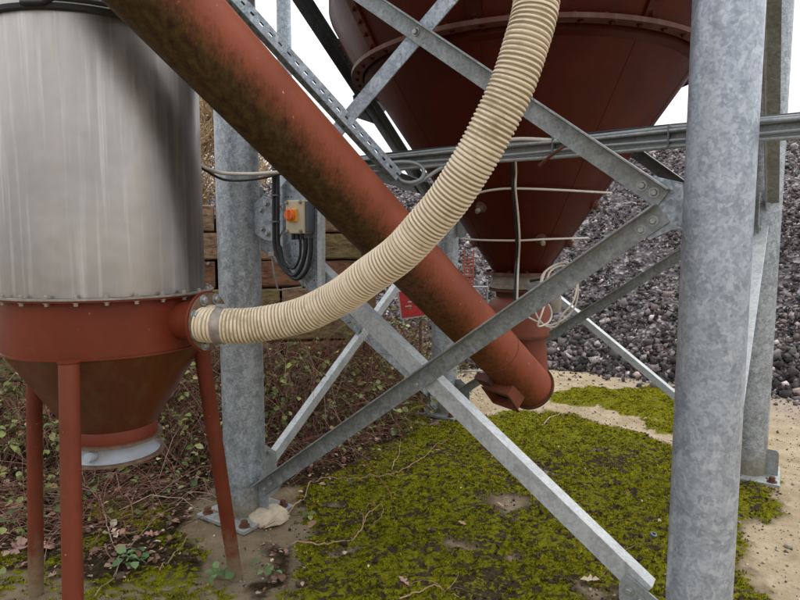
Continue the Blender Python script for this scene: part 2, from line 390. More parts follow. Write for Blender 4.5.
def cover(x, y):
    wx = x + (fbm(x * 5, y * 5, 3) - .5) * .30; wy = y + (fbm(x * 5, y * 5, 9) - .5) * .30
    wx = wx + (fbm(x * 22, y * 22, 5, 3) - .5) * .10; wy = wy + (fbm(x * 22, y * 22, 6, 3) - .5) * .10
    moss = np.zeros(x.shape)
    for i, P in enumerate(MOSS_P):
        moss = np.maximum(moss, np.clip(.5 + poly_sd((wx, wy), P) / .10, 0, 1) * (.74 if i < 2 else .6))
    hole = np.clip((5.1 - y) / .8, .25, 1)
    moss = moss * (1 - .35 * hole * np.clip((fbm(x * 2.6, y * 2.6, 21) - .53) * 6, 0, 1)) * (1 - .58 * hole * np.clip((fbm(x * 26, y * 38, 23, 4) - .52) * 10, 0, 1))
    for (bx_, by_, br_) in BARE: moss = moss * (1 - .9 * np.exp(-((wx - bx_) ** 2 + ((wy - by_) * 1.4) ** 2) / br_ ** 2))
    soil = np.zeros(x.shape)
    for P in SOIL_P: soil = np.maximum(soil, np.clip(.5 + poly_sd((wx, wy), P) / .14, 0, 1))
    soil = np.maximum(soil, .5 * np.clip((.3 - x) / .5, 0, 1)) + .0
    soil = np.maximum(soil, np.clip(.3 + poly_sd((wx, wy), MOSS_P[0]) / .12, 0, 1) * .97)
    for (bx_, by_, br_) in BARE: soil = soil * (1 - .6 * np.exp(-((wx - bx_) ** 2 + ((wy - by_) * 1.4) ** 2) / (br_ * .7) ** 2))
    grit = np.clip((y - 5.0) / .8, 0, 1) * np.clip((x - 2.2) / .8, 0, 1) * .6
    far = np.clip((np.hypot(x, y - 4) - 9) / 6, 0, 1); soil = np.maximum(soil, far * .6)
    return moss, soil, grit
def gheight(x, y, fine=True):
    mo, so, gr = cover(x, y)
    h = (fbm(x * 1.3, y * 1.3, 31) - .5) * .05
    bil = 1 - np.abs(fbm(x * 16, y * 16, 41, 3) * 2 - 1)
    h = h + mo * (bil * .022 + (fbm(x * 45, y * 45, 44, 2) - .5) * .016) + so * (fbm(x * 14, y * 14, 47, 4) - .5) * .035
    h = h + .16 * np.clip((y - 4.3) / .9, 0, 1) * np.clip((-.2 - x) / .8, 0, 1) - .012
    return h
def axis_pts(lo, hi, step, far):
    a = list(np.arange(lo, hi, step)); s_ = step; v = a[-1]
    while v < far: s_ *= 1.22; v += s_; a.append(v)
    s_ = step; v = a[0]; pre = []
    while v > -far: s_ *= 1.22; v -= s_; pre.append(v)
    return np.array(pre[::-1] + a)
gx = axis_pts(-3.2, 4.4, .0155, 220); gy = axis_pts(1.3, 7.2, .0155, 220)
GX, GY = np.meshgrid(gx, gy); hz = gheight(GX, GY)
hz = np.where(np.hypot(GX, GY) > 14, -.012, hz)
V = np.stack([GX, GY, hz], -1).reshape(-1, 3); nx = len(gx); ny = len(gy)
ii = (np.arange(ny - 1)[:, None] * nx + np.arange(nx - 1)[None]).ravel()
me = fast_mesh('ground', V, np.stack([ii, ii + 1, ii + nx + 1, ii + nx], 1), GROUND, smooth=True)
ca = me.attributes.new('cover', 'FLOAT_COLOR', 'POINT'); mo, so, gr = cover(GX, GY)
ca.data.foreach_set('color', np.stack([mo, so, gr, np.ones_like(mo)], -1).astype(np.float32).ravel())
tag(link('ground', me, (0, 0, 0)), kind='structure')

# ---------------------------------------------------------------- scatter helpers
def rand_rot(n, rs):
    q = rs.normal(size=(n, 4)); q /= np.linalg.norm(q, axis=1)[:, None]; a, b, c, d = q.T
    return np.stack([1 - 2 * (c * c + d * d), 2 * (b * c - a * d), 2 * (b * d + a * c), 2 * (b * c + a * d), 1 - 2 * (b * b + d * d), 2 * (c * d - a * b),
                     2 * (b * d - a * c), 2 * (c * d + a * b), 1 - 2 * (b * b + c * c)], 1).reshape(n, 3, 3)
t_ = (1 + 5 ** .5) / 2
ICO = np.array([(-1, t_, 0), (1, t_, 0), (-1, -t_, 0), (1, -t_, 0), (0, -1, t_), (0, 1, t_), (0, -1, -t_), (0, 1, -t_), (t_, 0, -1), (t_, 0, 1), (-t_, 0, -1), (-t_, 0, 1)]) / 1.9
ICF = np.array([(0, 11, 5), (0, 5, 1), (0, 1, 7), (0, 7, 10), (0, 10, 11), (1, 5, 9), (5, 11, 4), (11, 10, 2), (10, 7, 6), (7, 1, 8), (3, 9, 4), (3, 4, 2), (3, 2, 6), (3, 6, 8), (3, 8, 9), (4, 9, 5), (2, 4, 11), (6, 2, 10), (8, 6, 7), (9, 8, 1)])
OCT = np.array([(1, 0, 0), (-1, 0, 0), (0, 1, 0), (0, -1, 0), (0, 0, 1), (0, 0, -1.)])
OCF = np.array([(0, 2, 4), (2, 1, 4), (1, 3, 4), (3, 0, 4), (2, 0, 5), (1, 2, 5), (3, 1, 5), (0, 3, 5)])
CUB = np.array([(i, j, k) for i in (-1, 1) for j in (-1, 1) for k in (-1, 1)]) * .72
CUF = np.array([(0, 1, 3), (0, 3, 2), (4, 7, 5), (4, 6, 7), (0, 5, 1), (0, 4, 5), (2, 3, 7), (2, 7, 6), (0, 2, 6), (0, 6, 4), (1, 5, 7), (1, 7, 3)])
def stones(P, size, rs, base=ICO, bf=ICF, flat=.75):
    n = len(P); sc = size[:, None] * rs.uniform(.6, 1.25, (n, 3)); sc[:, 2] *= flat
    v = (base[None] * (1 + rs.uniform(-.3, .3, (n, len(base), 1))) + rs.uniform(-.28, .28, (n, len(base), 3))) * sc[:, None, :]
    v = np.einsum('nij,nkj->nki', rand_rot(n, rs), v) + P[:, None, :]
    F = bf[None] + (np.arange(n) * len(base))[:, None, None]
    return v.reshape(-1, 3), F.reshape(-1, 3)

# ---------------------------------------------------------------- stone heap
def pile_h(x, y):
    toe = 7.62 + .1 * np.sin(x * 1.7) + (fbm(x * .8, x * 0 + 3, 61) - .5) * .5 + np.clip((1.0 - x), 0, 9) * .10 - np.clip(x - 2.3, 0, 3) * .85
    crest = 2.80 + .080 * (x + 3) + .12 * np.clip(x - 6, 0, 5) + (fbm(x * .35, x * 0, 62) - .5) * .14
    s = np.maximum(y - toe, 0) * .66
    crest = crest * (.30 + .70 * np.clip((x + 5.2) / 1.6, 0, 1))
    top = crest + np.clip(y - 12, 0, 30) * .02
    k = .25; h = -np.log(np.exp(-np.minimum(s, 20) / k) + np.exp(-top / k)) * k
    return h + (fbm(x * 1.1, y * 1.1, 63) - .5) * .35 * np.clip(s, 0, 1) - .02 - .15 * (s <= 0)
px_ = np.arange(-9, 16, .11); py_ = np.arange(4.6, 26, .11); X, Y = np.meshgrid(px_, py_)
Hh = pile_h(X, Y) + (vnoise(X * 9, Y * 9, 64) - .5) * .07
edge = np.minimum.reduce([X + 9, 15.9 - X, 25.9 - Y]); Hh = np.where(edge < 2.5, Hh * np.clip(edge / 2.5, 0, 1) - .1 * (edge < .2), Hh)
V = np.stack([X, Y, Hh], -1).reshape(-1, 3); nx = len(px_); ny = len(py_)
ii = (np.arange(ny - 1)[:, None] * nx + np.arange(nx - 1)[None]).ravel()
mp = M('heap_fines'); cc = mp.coord(rnd=False); vv = mp.n('TexVoronoi'); vv.inputs['Scale'].default_value = 22; mp.l(cc, vv.inputs['Vector'])
se = mp.n('SeparateColor'); mp.l(vv.outputs['Color'], se.inputs[0])
mp.set(Base_Color=mp.ramp(se.outputs[0], [(.0, (.035, .03, .032)), (.7, (.12, .10, .105)), (1., (.3, .27, .27))]), Roughness=.9); mp.bump(vv.outputs['Distance'], 1., .03)
heap = fast_mesh('stone_heap', V, np.stack([ii, ii + 1, ii + nx + 1, ii + nx], 1), mp.m, smooth=True)
tag(link('stone_heap', heap, (0, 0, 0)), kind='structure')
def stone_cols(n, rs):
    b = np.clip(rs.gamma(1.25, .082, n) + .010, .010, .50); wh = rs.rand(n) < .035; b[wh] = rs.uniform(.35, .6, wh.sum())
    tint = np.array([1.12, .96, .95]) + rs.uniform(-.05, .05, (n, 3)); pk = rs.rand(n) < .15; tint[pk] = (1.25, .95, .86)
    return b[:, None] * tint
rs = np.random.RandomState(5)
n = 230000; x = rs.uniform(-7.5, 14.5, n); y = 5.3 + rs.uniform(0, 1, n) ** 1.25 * 9.5
k = (x / np.maximum(y, .1) > -.62) & (x / y < .80); x, y = x[k], y[k]
h = pile_h(x, y); k = (h > -.05); x, y, h = x[k], y[k], h[k]
size = np.exp(rs.normal(-4.05, .38, len(x))); size *= 1 + .7 * np.clip((.8 - h) / .8, 0, 1); size = np.clip(size, .012, .075)
lo = h < 1.0; Pq = np.stack([x, y, h + size * .2], 1)
Vs, Fs = stones(Pq[lo], size[lo], rs, CUB, CUF); Vt, Ft = stones(Pq[~lo], size[~lo] * 1.1, rs, OCT, OCF, .85)
Fs = np.concatenate([Fs, Ft + len(Vs)]); Vs = np.concatenate([Vs, Vt]); cst = stone_cols(len(x), rs); cst = np.concatenate([np.repeat(cst[lo], 12, 0), np.repeat(cst[~lo], 8, 0)])
print('stone tris', len(Fs))
tag(link('stones', fast_mesh('stones', Vs, Fs, STONE, cst), (0, 0, 0)),
    'loose dark grey and mauve broken stone covering the tall heap behind the tower', 'stones', kind='stuff')
# largest lumps lying at the toe: things of their own
rs = np.random.RandomState(8); lumps = []
proto_meshes = []
for i in range(6):
    v, f = stones(np.zeros((1, 3)), np.array([1.0]), rs, CUB, CUF); c = np.repeat([[(.05, .045, .045), (.10, .088, .086), (.16, .135, .13), (.07, .06, .06), (.24, .21, .2), (.12, .09, .08)][i]], 12, 0)
    proto_meshes.append(fast_mesh('rock', v, f, STONE, c))
for i in range(70):
    X_ = rs.uniform(.6, 6.5); 
    for q in range(30):
        Y_ = 5.2 + q * .09
        if pile_h(np.array([X_]), np.array([Y_]))[0] > -.03: break
    Y_ += rs.uniform(-.32, .5); s_ = rs.uniform(.03, .07)
    o = link('rock', proto_meshes[i % 6], (X_, Y_, max(0, pile_h(np.array([X_]), np.array([Y_]))[0]) + s_ * .35), rot=tuple(rs.uniform(0, 6, 3)))
    o.scale = (s_, s_ * rs.uniform(.7, 1), s_ * rs.uniform(.6, .9))
    tag(o, 'dark angular lump of stone lying at the foot of the stone heap', 'rock', 'larger lumps of stone at the foot of the heap')

# ---------------------------------------------------------------- sleeper wall
WA = np.array([-.36, 5.62]); WBp = np.array([-4.6, 4.55]); wd = unit(WBp - WA); wn_ = np.array([wd[1], -wd[0]]);
if wn_[1] > 0: wn_ = -wn_
sw = empty('sleeper_wall', (*((WA + WBp) / 2), 0), 'retaining wall of stacked weathered brown timber sleepers behind the left post', 'wall')
rs = np.random.RandomState(3); wl = np.linalg.norm(WBp - WA); row = 0; hh = .245
for r_ in range(8):
    s0 = -(.0 if r_ % 2 else .0); cuts = [0, *( [1.3, 3.0] if r_ % 2 else [.75, 2.2, 3.7] ), wl]
    for a_, b_ in zip(cuts[:-1], cuts[1:]):
        c2 = WA + wd * (a_ + b_) / 2 + wn_ * rs.uniform(-.018, .018)
        mb = MB(); L_ = b_ - a_ - rs.uniform(.012, .03); nseg = 8
        vs = []; D3 = np.array([*wd, 0]); N3 = np.array([*wn_, 0]); c3 = np.array([*c2, -.03 + r_ * hh + hh / 2])
        for q in range(nseg + 1):
            u = (q / nseg - .5) * L_; j = rs.uniform(-.007, .007, 8); ch = .014
            ring_ = [(-.06, -.115), (.075, -.115), (.09, -.10), (.09, .10), (.075, .115), (-.06, .115)]
            for w_, (p_, z_) in enumerate(ring_): vs.append(c3 + D3 * u + N3 * (p_ + j[w_]) + Z * (z_ + j[(w_ + 3) % 8] * .7))
        fs = [(q * 6 + w_, q * 6 + (w_ + 1) % 6, (q + 1) * 6 + (w_ + 1) % 6, (q + 1) * 6 + w_) for q in range(nseg) for w_ in range(6)] + [tuple(range(6)), tuple(nseg * 6 + w_ for w_ in range(6))]
        mb.add(vs, fs).build('sleeper', WOODS[rs.randint(3)], sw)
for a_ in (-.06, 1.9, 3.9):
    c2 = WA + wd * a_ + wn_ * (.02 if a_ < 0 else -.12)
    MB().box((*c2, .94), ((*wd, 0), (*wn_, 0), Z), (.12, .13, 1.92)).build('wall_post', WOODS[1], sw, bevel=.008)
MB().tube([(*(WA + wd * 1.36 + wn_ * .08), 1.42), (*(WA + wd * 1.36 + wn_ * .17), 1.42)], .012, 8).build('wall_bolt', BOLTM, sw, smooth=40)

bk = MB(); q = [WA + wd * -.02 - wn_ * .07, WA + wd * (wl - .02) - wn_ * .07, WA + wd * (wl - .02) - wn_ * 1.4, WA + wd * .3 - wn_ * 1.2]
bk.prism([np.array([*p, -.05]) for p in q], Z, 1.86)
tag(bk.build('earth_bank', simple('dark_earth', (.035, .024, .016), .95, 0, .5, 20, .1, .6)), kind='structure')
# far post behind the wall
fp = at(284.5, 60, 8.2)
MB().tube([(fp[0], fp[1], -.1), (fp[0], fp[1], 6.5)], .098, 24).build('steel_post', GALV, smooth=40, label='slim grey vertical post standing far behind the red tube', cat='post')

# ---------------------------------------------------------------- galvanised tower
tower = empty('silo_tower', (*MID[:2], 0), 'galvanised steel tower of four round posts joined by crossed angle braces', 'tower')
TOPH = 5.2; PR = .12
def bolt_mesh(name, r, h, m, washer=True):
    mb = MB(); mb.lathe([(0, h), (r * .8, h), (r, h * .82), (r, h * .2)], (0, 0, 0), seg=6)
    if washer: mb.lathe([(r * 1.5, h * .2), (r * 1.5, 0)], (0, 0, 0), seg=16); mb.lathe([(0, h * .21), (r * 1.5, h * .2)], (0, 0, 0), seg=16)
    return mb.mesh(name, m, 30, origin=(0, 0, 0))[0]
BOLT = bolt_mesh('bolt', .013, .014, BOLTM); BOLT_S = bolt_mesh('bolt', .0075, .012, ZINCFL); ANCH = bolt_mesh('anchor_bolt', .02, .035, RUST)
BOLT_R = bolt_mesh('bolt', .010, .014, SILO_RED)
def put_bolt(me, P, n, parent, name='bolt'):
    q = Vector(unit(n)).to_track_quat('Z', 'Y'); return link(name, me, P, parent, (q @ Matrix.Rotation(random.random() * 3, 3, 'Z').to_quaternion()).to_euler())
v1 = unit(PNR - PL); v2 = unit(PB - PL)
for P, m_ in ((PL, GALVP), (PNR, GALVN), (PFR, GALVP), (PB, GALVP)):
    po = MB().tube([(P[0], P[1], .015), (P[0], P[1], TOPH)], .1105 if P is PNR else PR, 64).build('post', m_, tower, smooth=40)
    bp = MB().box((P[0], P[1], .006), (v1, v2, Z), (.40, .40, .022)).build('base_plate', BASEP, po, bevel=.002)
    for a_ in (-1, 1):
        for b_ in (-1, 1): put_bolt(ANCH, P + v1 * .155 * a_ + v2 * .155 * b_ + Z * .017, Z, po, 'anchor_bolt')
    for k_, dd in enumerate((v1, -v1)):
        q0 = P + dd * .118; pl = [q0 + Z * .018, q0 + dd * .07 + Z * .018, q0 + dd * .07 + Z * .17, q0 + dd * .055 + Z * .19, q0 + Z * .19]
        MB().prism([p - v2 * .005 for p in pl], v2, .010).build('stiffener', GALVB, po, bevel=.001)
# grout mound beside the left base
mb = MB(); c0 = PL + v1 * .17 + v2 * .02
mb.lathe([(.12, 0), (.11, .03), (.07, .055), (.03, .065), (0, .067)], (*c0[:2], .0), seg=14)
mb.v = [(a + .02 * (vnoise(a * 30, b * 30, 2) - .5), b + .02 * (vnoise(a * 30, b * 30, 4) - .5), c + .02 * (vnoise(a * 40, b * 40, 7) - .5)) for a, b, c in mb.v]
mb.build('grout_mound', CONC, smooth=60, label='pale lump of set grout beside the foot of the left post', cat='grout')

def nrm(A, Bq):
    d = unit(Bq - A); n = np.cross(d, Z); n = unit(n)
    return n if n @ (CAMP - (A + Bq) / 2) > 0 else -n
FN = {'near': (PL, nrm(PL, PNR)), 'left': (PL, nrm(PL, PB)), 'back': (PB, nrm(PB, PFR)), 'right': (PNR, nrm(PNR, PFR))}
def lbar(P, Q, n, off, leg_to, web=.08, leg=.06, t=.007, mat=GALVB, top=1, name='brace', parent=None):
    """L-section: web lies in the face plane, the leg stands out along +-n at the top edge"""
    P = P + n * off; Q = Q + n * off; d = unit(Q - P); wv = unit(np.cross(d, n)); wv = wv if wv[2] > 0 else -wv
    wv = wv * top; s = leg_to
    prof = [(-web / 2, 0), (-web / 2, t), (web / 2 - t - .005, t), (web / 2 - t, t + .005), (web / 2 - t, leg), (web / 2, leg), (web / 2, 0)]
    poly = [P + wv * a + n * s * b for a, b in prof]
    return MB().prism(poly, Q - P, np.linalg.norm(Q - P)).build(name, mat, parent or tower, bevel=.0012)
def pxbar(face, a, b, off, leg_to, **k):
    P0, n = FN[face]; return lbar(onplane(*a, P0, n), onplane(*b, P0, n), n, off, leg_to, **k)
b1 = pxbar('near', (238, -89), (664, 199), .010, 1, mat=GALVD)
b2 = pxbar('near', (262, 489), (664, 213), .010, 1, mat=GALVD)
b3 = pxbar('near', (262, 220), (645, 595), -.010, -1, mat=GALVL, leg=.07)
b4 = pxbar('near', (262, 217), (700, -300), -.010, -1, mat=GALV)
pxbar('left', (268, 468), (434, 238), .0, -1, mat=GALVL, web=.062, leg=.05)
pxbar('left', (232, -98), (440, 219), .015, 1, mat=SHADEST, web=.10, leg=.06)
pxbar('left', (250, 228), (436, 398), -.02, -1, mat=GALV)
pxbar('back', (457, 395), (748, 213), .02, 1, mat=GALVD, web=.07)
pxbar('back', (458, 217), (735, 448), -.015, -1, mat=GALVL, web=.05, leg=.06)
pxbar('back', (452, 21), (748, 233), .02, 1, mat=SHADEST, web=.085)
pxbar('back', (456, 215), (764, 3), -.01, -1, mat=SHADEST)
def hb(A, Bq, h0, h1, off, face, **k): return lbar(A + Z * h0, Bq + Z * h1, FN[face][1], off, 1, **k)
e_ = unit(PFR - PNR)
hb(PNR + e_ * .14, PFR - e_ * .10, .28, 1.68, -.02, 'right', mat=GALVL, web=.07, leg=.075)
hb(PFR - e_ * .12, PNR + e_ * .13, 1.83, 3.45, .03, 'right', mat=GALVD, web=.07, leg=.075)
# horizontal strut between left and back posts
hb(PL + v2 * .11, PB - v2 * .11, 2.22, 2.03, 0, 'left', mat=SHADEST, web=.10, leg=.07)
# gussets
def gus(face, pts, off, mat=GALV, bolts=()):
    P0, n = FN[face]; g_ = MB().prism([onplane(*p, P0, n) + n * off for p in pts], -n, .010).build('gusset_plate', mat, tower, bevel=.0012)
    for (bx_, by_, o_) in bolts: put_bolt(BOLT, onplane(bx_, by_, P0, n) + n * o_, n, g_)
    return g_
gus('near', [(652, 176), (684, 183), (684, 228), (672, 230), (650, 240), (634, 232), (652, 207), (630, 186), (638, 174)], .008, GALV, [(643, 186, .018), (655, 193, .018), (654, 221, .018), (642, 230, .018)])
gus('near', [(250, 207), (262, 196), (274, 200), (284, 214), (284, 226), (276, 242), (264, 240), (250, 231)], -.004, GALV,
    [(266, 204, -.003), (261, 210, -.003), (262, 229, -.003), (267, 234, -.003)])
gus('near', [(254, 492), (258, 478), (278, 470), (286, 476), (278, 492), (262, 502), (254, 504)], .008, GALVB, [(267, 487, .018), (273, 482, .018)])
gus('near', [(619, 583), (627, 574), (672, 612), (672, 660), (645, 655), (619, 598)], .004, GALVB, [(629, 590, .005), (641, 600, .005)])
P0, n0 = FN['near']
put_bolt(BOLT, onplane(418, 33, P0, n0) + n0 * .018, n0, tower); put_bolt(BOLT, onplane(419, 384, P0, n0) + n0 * .018, n0, tower)
for (A, d_, hc, face) in ((PB, v1, 1.78, 'back'), (PFR, -v1, 1.78, 'back'), (PB, -v2, 1.78, 'left'), (PL, v2, 1.78, 'left'), (PNR, v2, 1.78, 'right'), (PFR, -v2, 1.78, 'right'),
                         (PL, v2, .22, 'left'), (PB, v1, .2, 'back'), (PFR, -v1, .2, 'back'), (PB, -v2, .2, 'left')):
    hd = unit(d_); q0 = A + hd * .115 + Z * hc; n = FN[face][1]
    g_ = MB().prism([q0 - Z * .13, q0 + hd * .06 - Z * .14, q0 + hd * .15 - Z * .07, q0 + hd * .15 + Z * .07, q0 + hd * .06 + Z * .14, q0 + Z * .13], -n, .008).build('gusset_plate', GALVB, tower, bevel=.001)
    for z_ in (-.09, .09): put_bolt(BOLT, q0 + hd * .08 + Z * z_, n, g_)
gus('left', [(352, 96), (364, 84), (380, 92), (386, 108), (374, 124), (356, 118)], .014, SHADEST, [(362, 100, .018), (374, 108, .018)])
# mounting plate behind the isolator
def npt(x, y, off=0.0): return onplane(x, y, P0, n0) + n0 * off
hv = unit(PNR - PL)
mpoly = [npt(284, 184, .012), npt(306, 184, .012), npt(326, 200, .012), npt(326, 296, .012), npt(312, 290, .012), npt(284, 256, .012)]
mplate = MB().prism(mpoly, -n0, .004).build('mounting_plate', GALV, tower, bevel=.0008)
MB().prism([npt(323, 198, .013), npt(327, 198, .013), npt(327, 296, .013), npt(323, 294, .013)], n0, .03).build('plate_flange', GALVL, mplate)
mb = MB()
for yy, xs in ((197, (287, 290, 293)), (207, (287, 290)), (244, (297, 301, 305)), (256, (292, 296, 301, 306)), (268, (303, 309)), (280, (316, 319))):
    for xx in xs: mb.lathe([(0, .0006), (.004, .0006), (.004, -.001)], npt(xx, yy, .0125), n0, 10)
mb.build('plate_holes', BLACKC, mplate, kind='stuff')

# isolator switch
sw_ = empty('isolator_switch', npt(305, 236, .02), 'beige isolator box with yellow plate and orange rotary knob on the grey mounting plate', 'switch')
bc = npt(306, 217.5, .065); hd = v1
bx = MB().box(bc - n0 * .012, (hd, n0, Z), (.118, .075, .170)).build('enclosure', BEIGE, sw_, bevel=.006)
MB().box(bc + hd * .066 - n0 * .02, (hd, n0, Z), (.018, .055, .155)).build('side_cover', GREYBOX, sw_, bevel=.003)
MB().box(bc + n0 * .030 - hd * .006 + Z * .008, (hd, n0, Z), (.062, .012, .066)).build('switch_plate', ORANGE, sw_, bevel=.003)
kn = MB(); kn.lathe([(.031, 0), (.031, .016), (.027, .022), (0, .022)], bc + n0 * .036 - hd * .010 + Z * .010, n0, 24)
kn = kn.build('knob', ORANGE2, sw_, smooth=40)
MB().box(bc + n0 * .061 - hd * .010 + Z * .010, (hd, n0, Z), (.012, .010, .050)).build('knob_grip', ORANGE2, kn, bevel=.003)
for a_ in (-1, 1):
    for b_ in (-1, 1): put_bolt(BOLT_S, bc + n0 * .026 + hd * .047 * a_ + Z * .073 * b_, n0, sw_, 'screw')
for i in range(3): MB().tube([bc - Z * .083 + hd * (-.03 + .03 * i), bc - Z * .115 + hd * (-.03 + .03 * i)], .011, 12).build('cable_gland', BLACKC, sw_, smooth=40)

def cat(pts, n=8):
    """Catmull-Rom through points"""
    P = [np.array(p, float) for p in pts]; P = [2 * P[0] - P[1]] + P + [2 * P[-1] - P[-2]]; out = []
    for i in range(1, len(P) - 2):
        for k in range(n):
            t = k / n; a, b, c, d = P[i - 1:i + 3]
            out.append(.5 * ((2 * b) + (c - a) * t + (2 * a - 5 * b + 4 * c - d) * t * t + (3 * b - a - 3 * c + d) * t ** 3))
    out.append(P[-2]); return out
cb = [([(281, 150), (281, 190), (281, 230), (282, 248), (289, 266), (300, 275), (308, 266), (312, 250), (312, 238)], .012, 'thick black cable looping under the isolator box to its middle gland'),
      ([(284.5, 150), (284.5, 190), (284.5, 232), (286, 250), (293, 268), (303, 278.5), (313, 270), (317, 254), (317.5, 238)], .011, 'outermost black cable looping widest under the isolator box'),
      ([(287, 246), (291, 262), (300, 268), (306, 258), (307, 246), (306.5, 238)], .007, 'thin black cable in the tight inner loop under the isolator box')]
for px, r_, lb in cb:
    MB().tube(cat([npt(*p, .05) for p in px]), r_, 12).build('power_cable', BLACKC, smooth=60, label=lb, cat='cable')
cl = MB()
for yy in (170, 196, 222): cl.box(npt(282.8, yy, .055), (v1, n0, Z), (.045, .03, .008))
cl.build('cable_clip', GREYBOX, mplate)
br = empty('pipe_bracket', npt(280, 292), 'pale thin metal bracket hanging below the mounting plate', 'bracket')
MB().box(npt(277, 254, .03), (v1, n0, Z), (.045, .03, .025)).build('clamp', ZINCFL, br, bevel=.003)
MB().tube([npt(276, 254, .03), npt(278, 272, .03), npt(282, 290, .03), npt(306, 287, .03), npt(306, 276, .02)], .006, 8).build('hanger_rod', ZINCFL, br, smooth=50)
# white and black service cables strung across the left post
off_ = lambda x, y, z: at(x, y, z)
MB().tube(cat([off_(196, 163, 3.0), off_(205, 168, 3.1), off_(222, 173, 3.22), off_(250, 174, 3.2), off_(282, 172, 3.05)]), .010, 10).build('service_cable', WHITEC, smooth=60, label='white cable strung across the front of the left post', cat='cable')
MB().tube(cat([off_(196, 163, 3.0), off_(205, 170, 3.1), off_(222, 179, 3.22), off_(240, 180.5, 3.2), off_(262, 178, 3.15), off_(284, 173, 3.05)]), .007, 10).build('service_cable', BLACKC, smooth=60, label='black cable sagging below the white one across the left post', cat='cable')

# ---------------------------------------------------------------- silo
silo = empty('red_silo', (*MID[:2], 1.2), 'large dark red conical silo hanging inside the galvanised tower', 'silo')
C = MID.copy(); RH = 2.58
MB().lathe([(.165, 1.42), (.925, RH - .045), (.965, RH - .03), (.965, RH)], C, seg=128).build('lower_cone', SILO_RED, silo, smooth=35)
MB().lathe([(.985, RH + .012), (1.16, 2.90), (1.17, 2.93), (1.17, TOPH - .1), (.6, TOPH + .3), (.0, TOPH + .35)], C, seg=128).build('upper_shell', SILO_RED, silo, smooth=35)
rim = MB().lathe([(.975, RH - .008), (1.042, RH - .008), (1.042, RH + .014), (.975, RH + .014)], C, seg=128, close=True).build('rim_flange', PINKFL, silo, smooth=35)
for i in range(44):
    t = 2 * math.pi * (i + .3) / 44; d_ = np.array([math.cos(t), math.sin(t), 0])
    put_bolt(BOLT_R, C + d_ * 1.008 + Z * (RH - .008), -Z, rim)
for i in range(44):
    t = 2 * math.pi * (i + .1) / 44; d_ = np.array([math.cos(t), math.sin(t), 0])
    if d_ @ unit(CAMP - C - Z) > -.2: put_bolt(BOLT_R, C + d_ * 1.012 + Z * (RH + .014), Z, rim)
# bolted vertical seams of the upper shell and weld seams of the cone
for i, t in enumerate(np.radians([168, 208, 246, 292, 330])):
    d_ = np.array([math.cos(t), math.sin(t), 0]); s_ = np.array([-math.sin(t), math.cos(t), 0])
    p0 = C + d_ * .992 + Z * (RH + .02); p1 = C + d_ * 1.16 + Z * 2.89; ax = unit(p1 - p0); nn = unit(np.cross(s_, ax)); nn = nn if nn @ d_ > 0 else -nn
    se_ = MB().box((p0 + p1) / 2 + nn * .006, (s_, nn, ax), (.07, .012, np.linalg.norm(p1 - p0))).build('seam_strip', SILO_RED, silo)
    p2 = C + d_ * 1.174 + Z * 2.96
    MB().box(p2 + Z * 1.0, (s_, d_, Z), (.07, .012, 2.0)).build('seam_strip', SILO_RED, silo)
    for q in range(5): put_bolt(BOLT_R, p0 + (p1 - p0) * (q + .5) / 5 + nn * .012, nn, se_)
    a = C + d_ * .172 + Z * 1.43; b = C + d_ * .924 + Z * (RH - .047)
    MB().tube([a, b], .0018, 6).build('weld_seam', SILO_RED, silo, smooth=60)
for rr_, h_ in ((.60, 1.42 + (.60 - .165) * (RH - .045 - 1.42) / (.925 - .165)),):
    ring_ = [C + np.array([math.cos(t), math.sin(t), 0]) * rr_ + Z * h_ for t in np.linspace(0, 2 * math.pi, 97)]
    MB().tube(ring_, .0018, 6, cap=False).build('weld_seam', SILO_RED, silo, smooth=60)
def coneR(h): return .165 + (h - 1.42) * (.925 - .165) / (RH - .045 - 1.42)
def cone_pt(th, h, off=0):   # th: angle measured from the direction towards the camera
    base = math.atan2(CAMP[1] - C[1], CAMP[0] - C[0]); t = base + th; return C + np.array([math.cos(t), math.sin(t), 0]) * (coneR(h) + off) + Z * h
for th, h_ in ((-.55, 1.80), (.38, 1.62), (-1.25, 1.60), (1.25, 1.82), (1.35, 1.60), (2.6, 1.8), (-2.5, 1.8)):
    p = cone_pt(th, h_); d_ = unit((p - C) * [1, 1, 0]); nn = unit(d_ + Z * -.7)
    f_ = MB().lathe([(.0, .030), (.020, .030), (.024, .024), (.024, .010), (.034, .008), (.034, -.02)], p, nn, 16).build('air_nozzle', PINKFL, silo, smooth=40)
    MB().lathe([(0, .055), (.012, .055), (.014, .045), (.014, .02)], p, nn, 12).build('nozzle_plug', ZINCFL, f_, smooth=40)
def cone_ray(x, y, off):
    d = ray(x, y); best = None
    for z in np.arange(2.6, 3.9, .004):
        p = CAMP + d * z; q = math.hypot(p[0] - C[0], p[1] - C[1]) - max(coneR(p[2]), .16) - off
        if best is None or q < best[0]: best = (q, p)
        if q <= 0: return p
    return best[1]
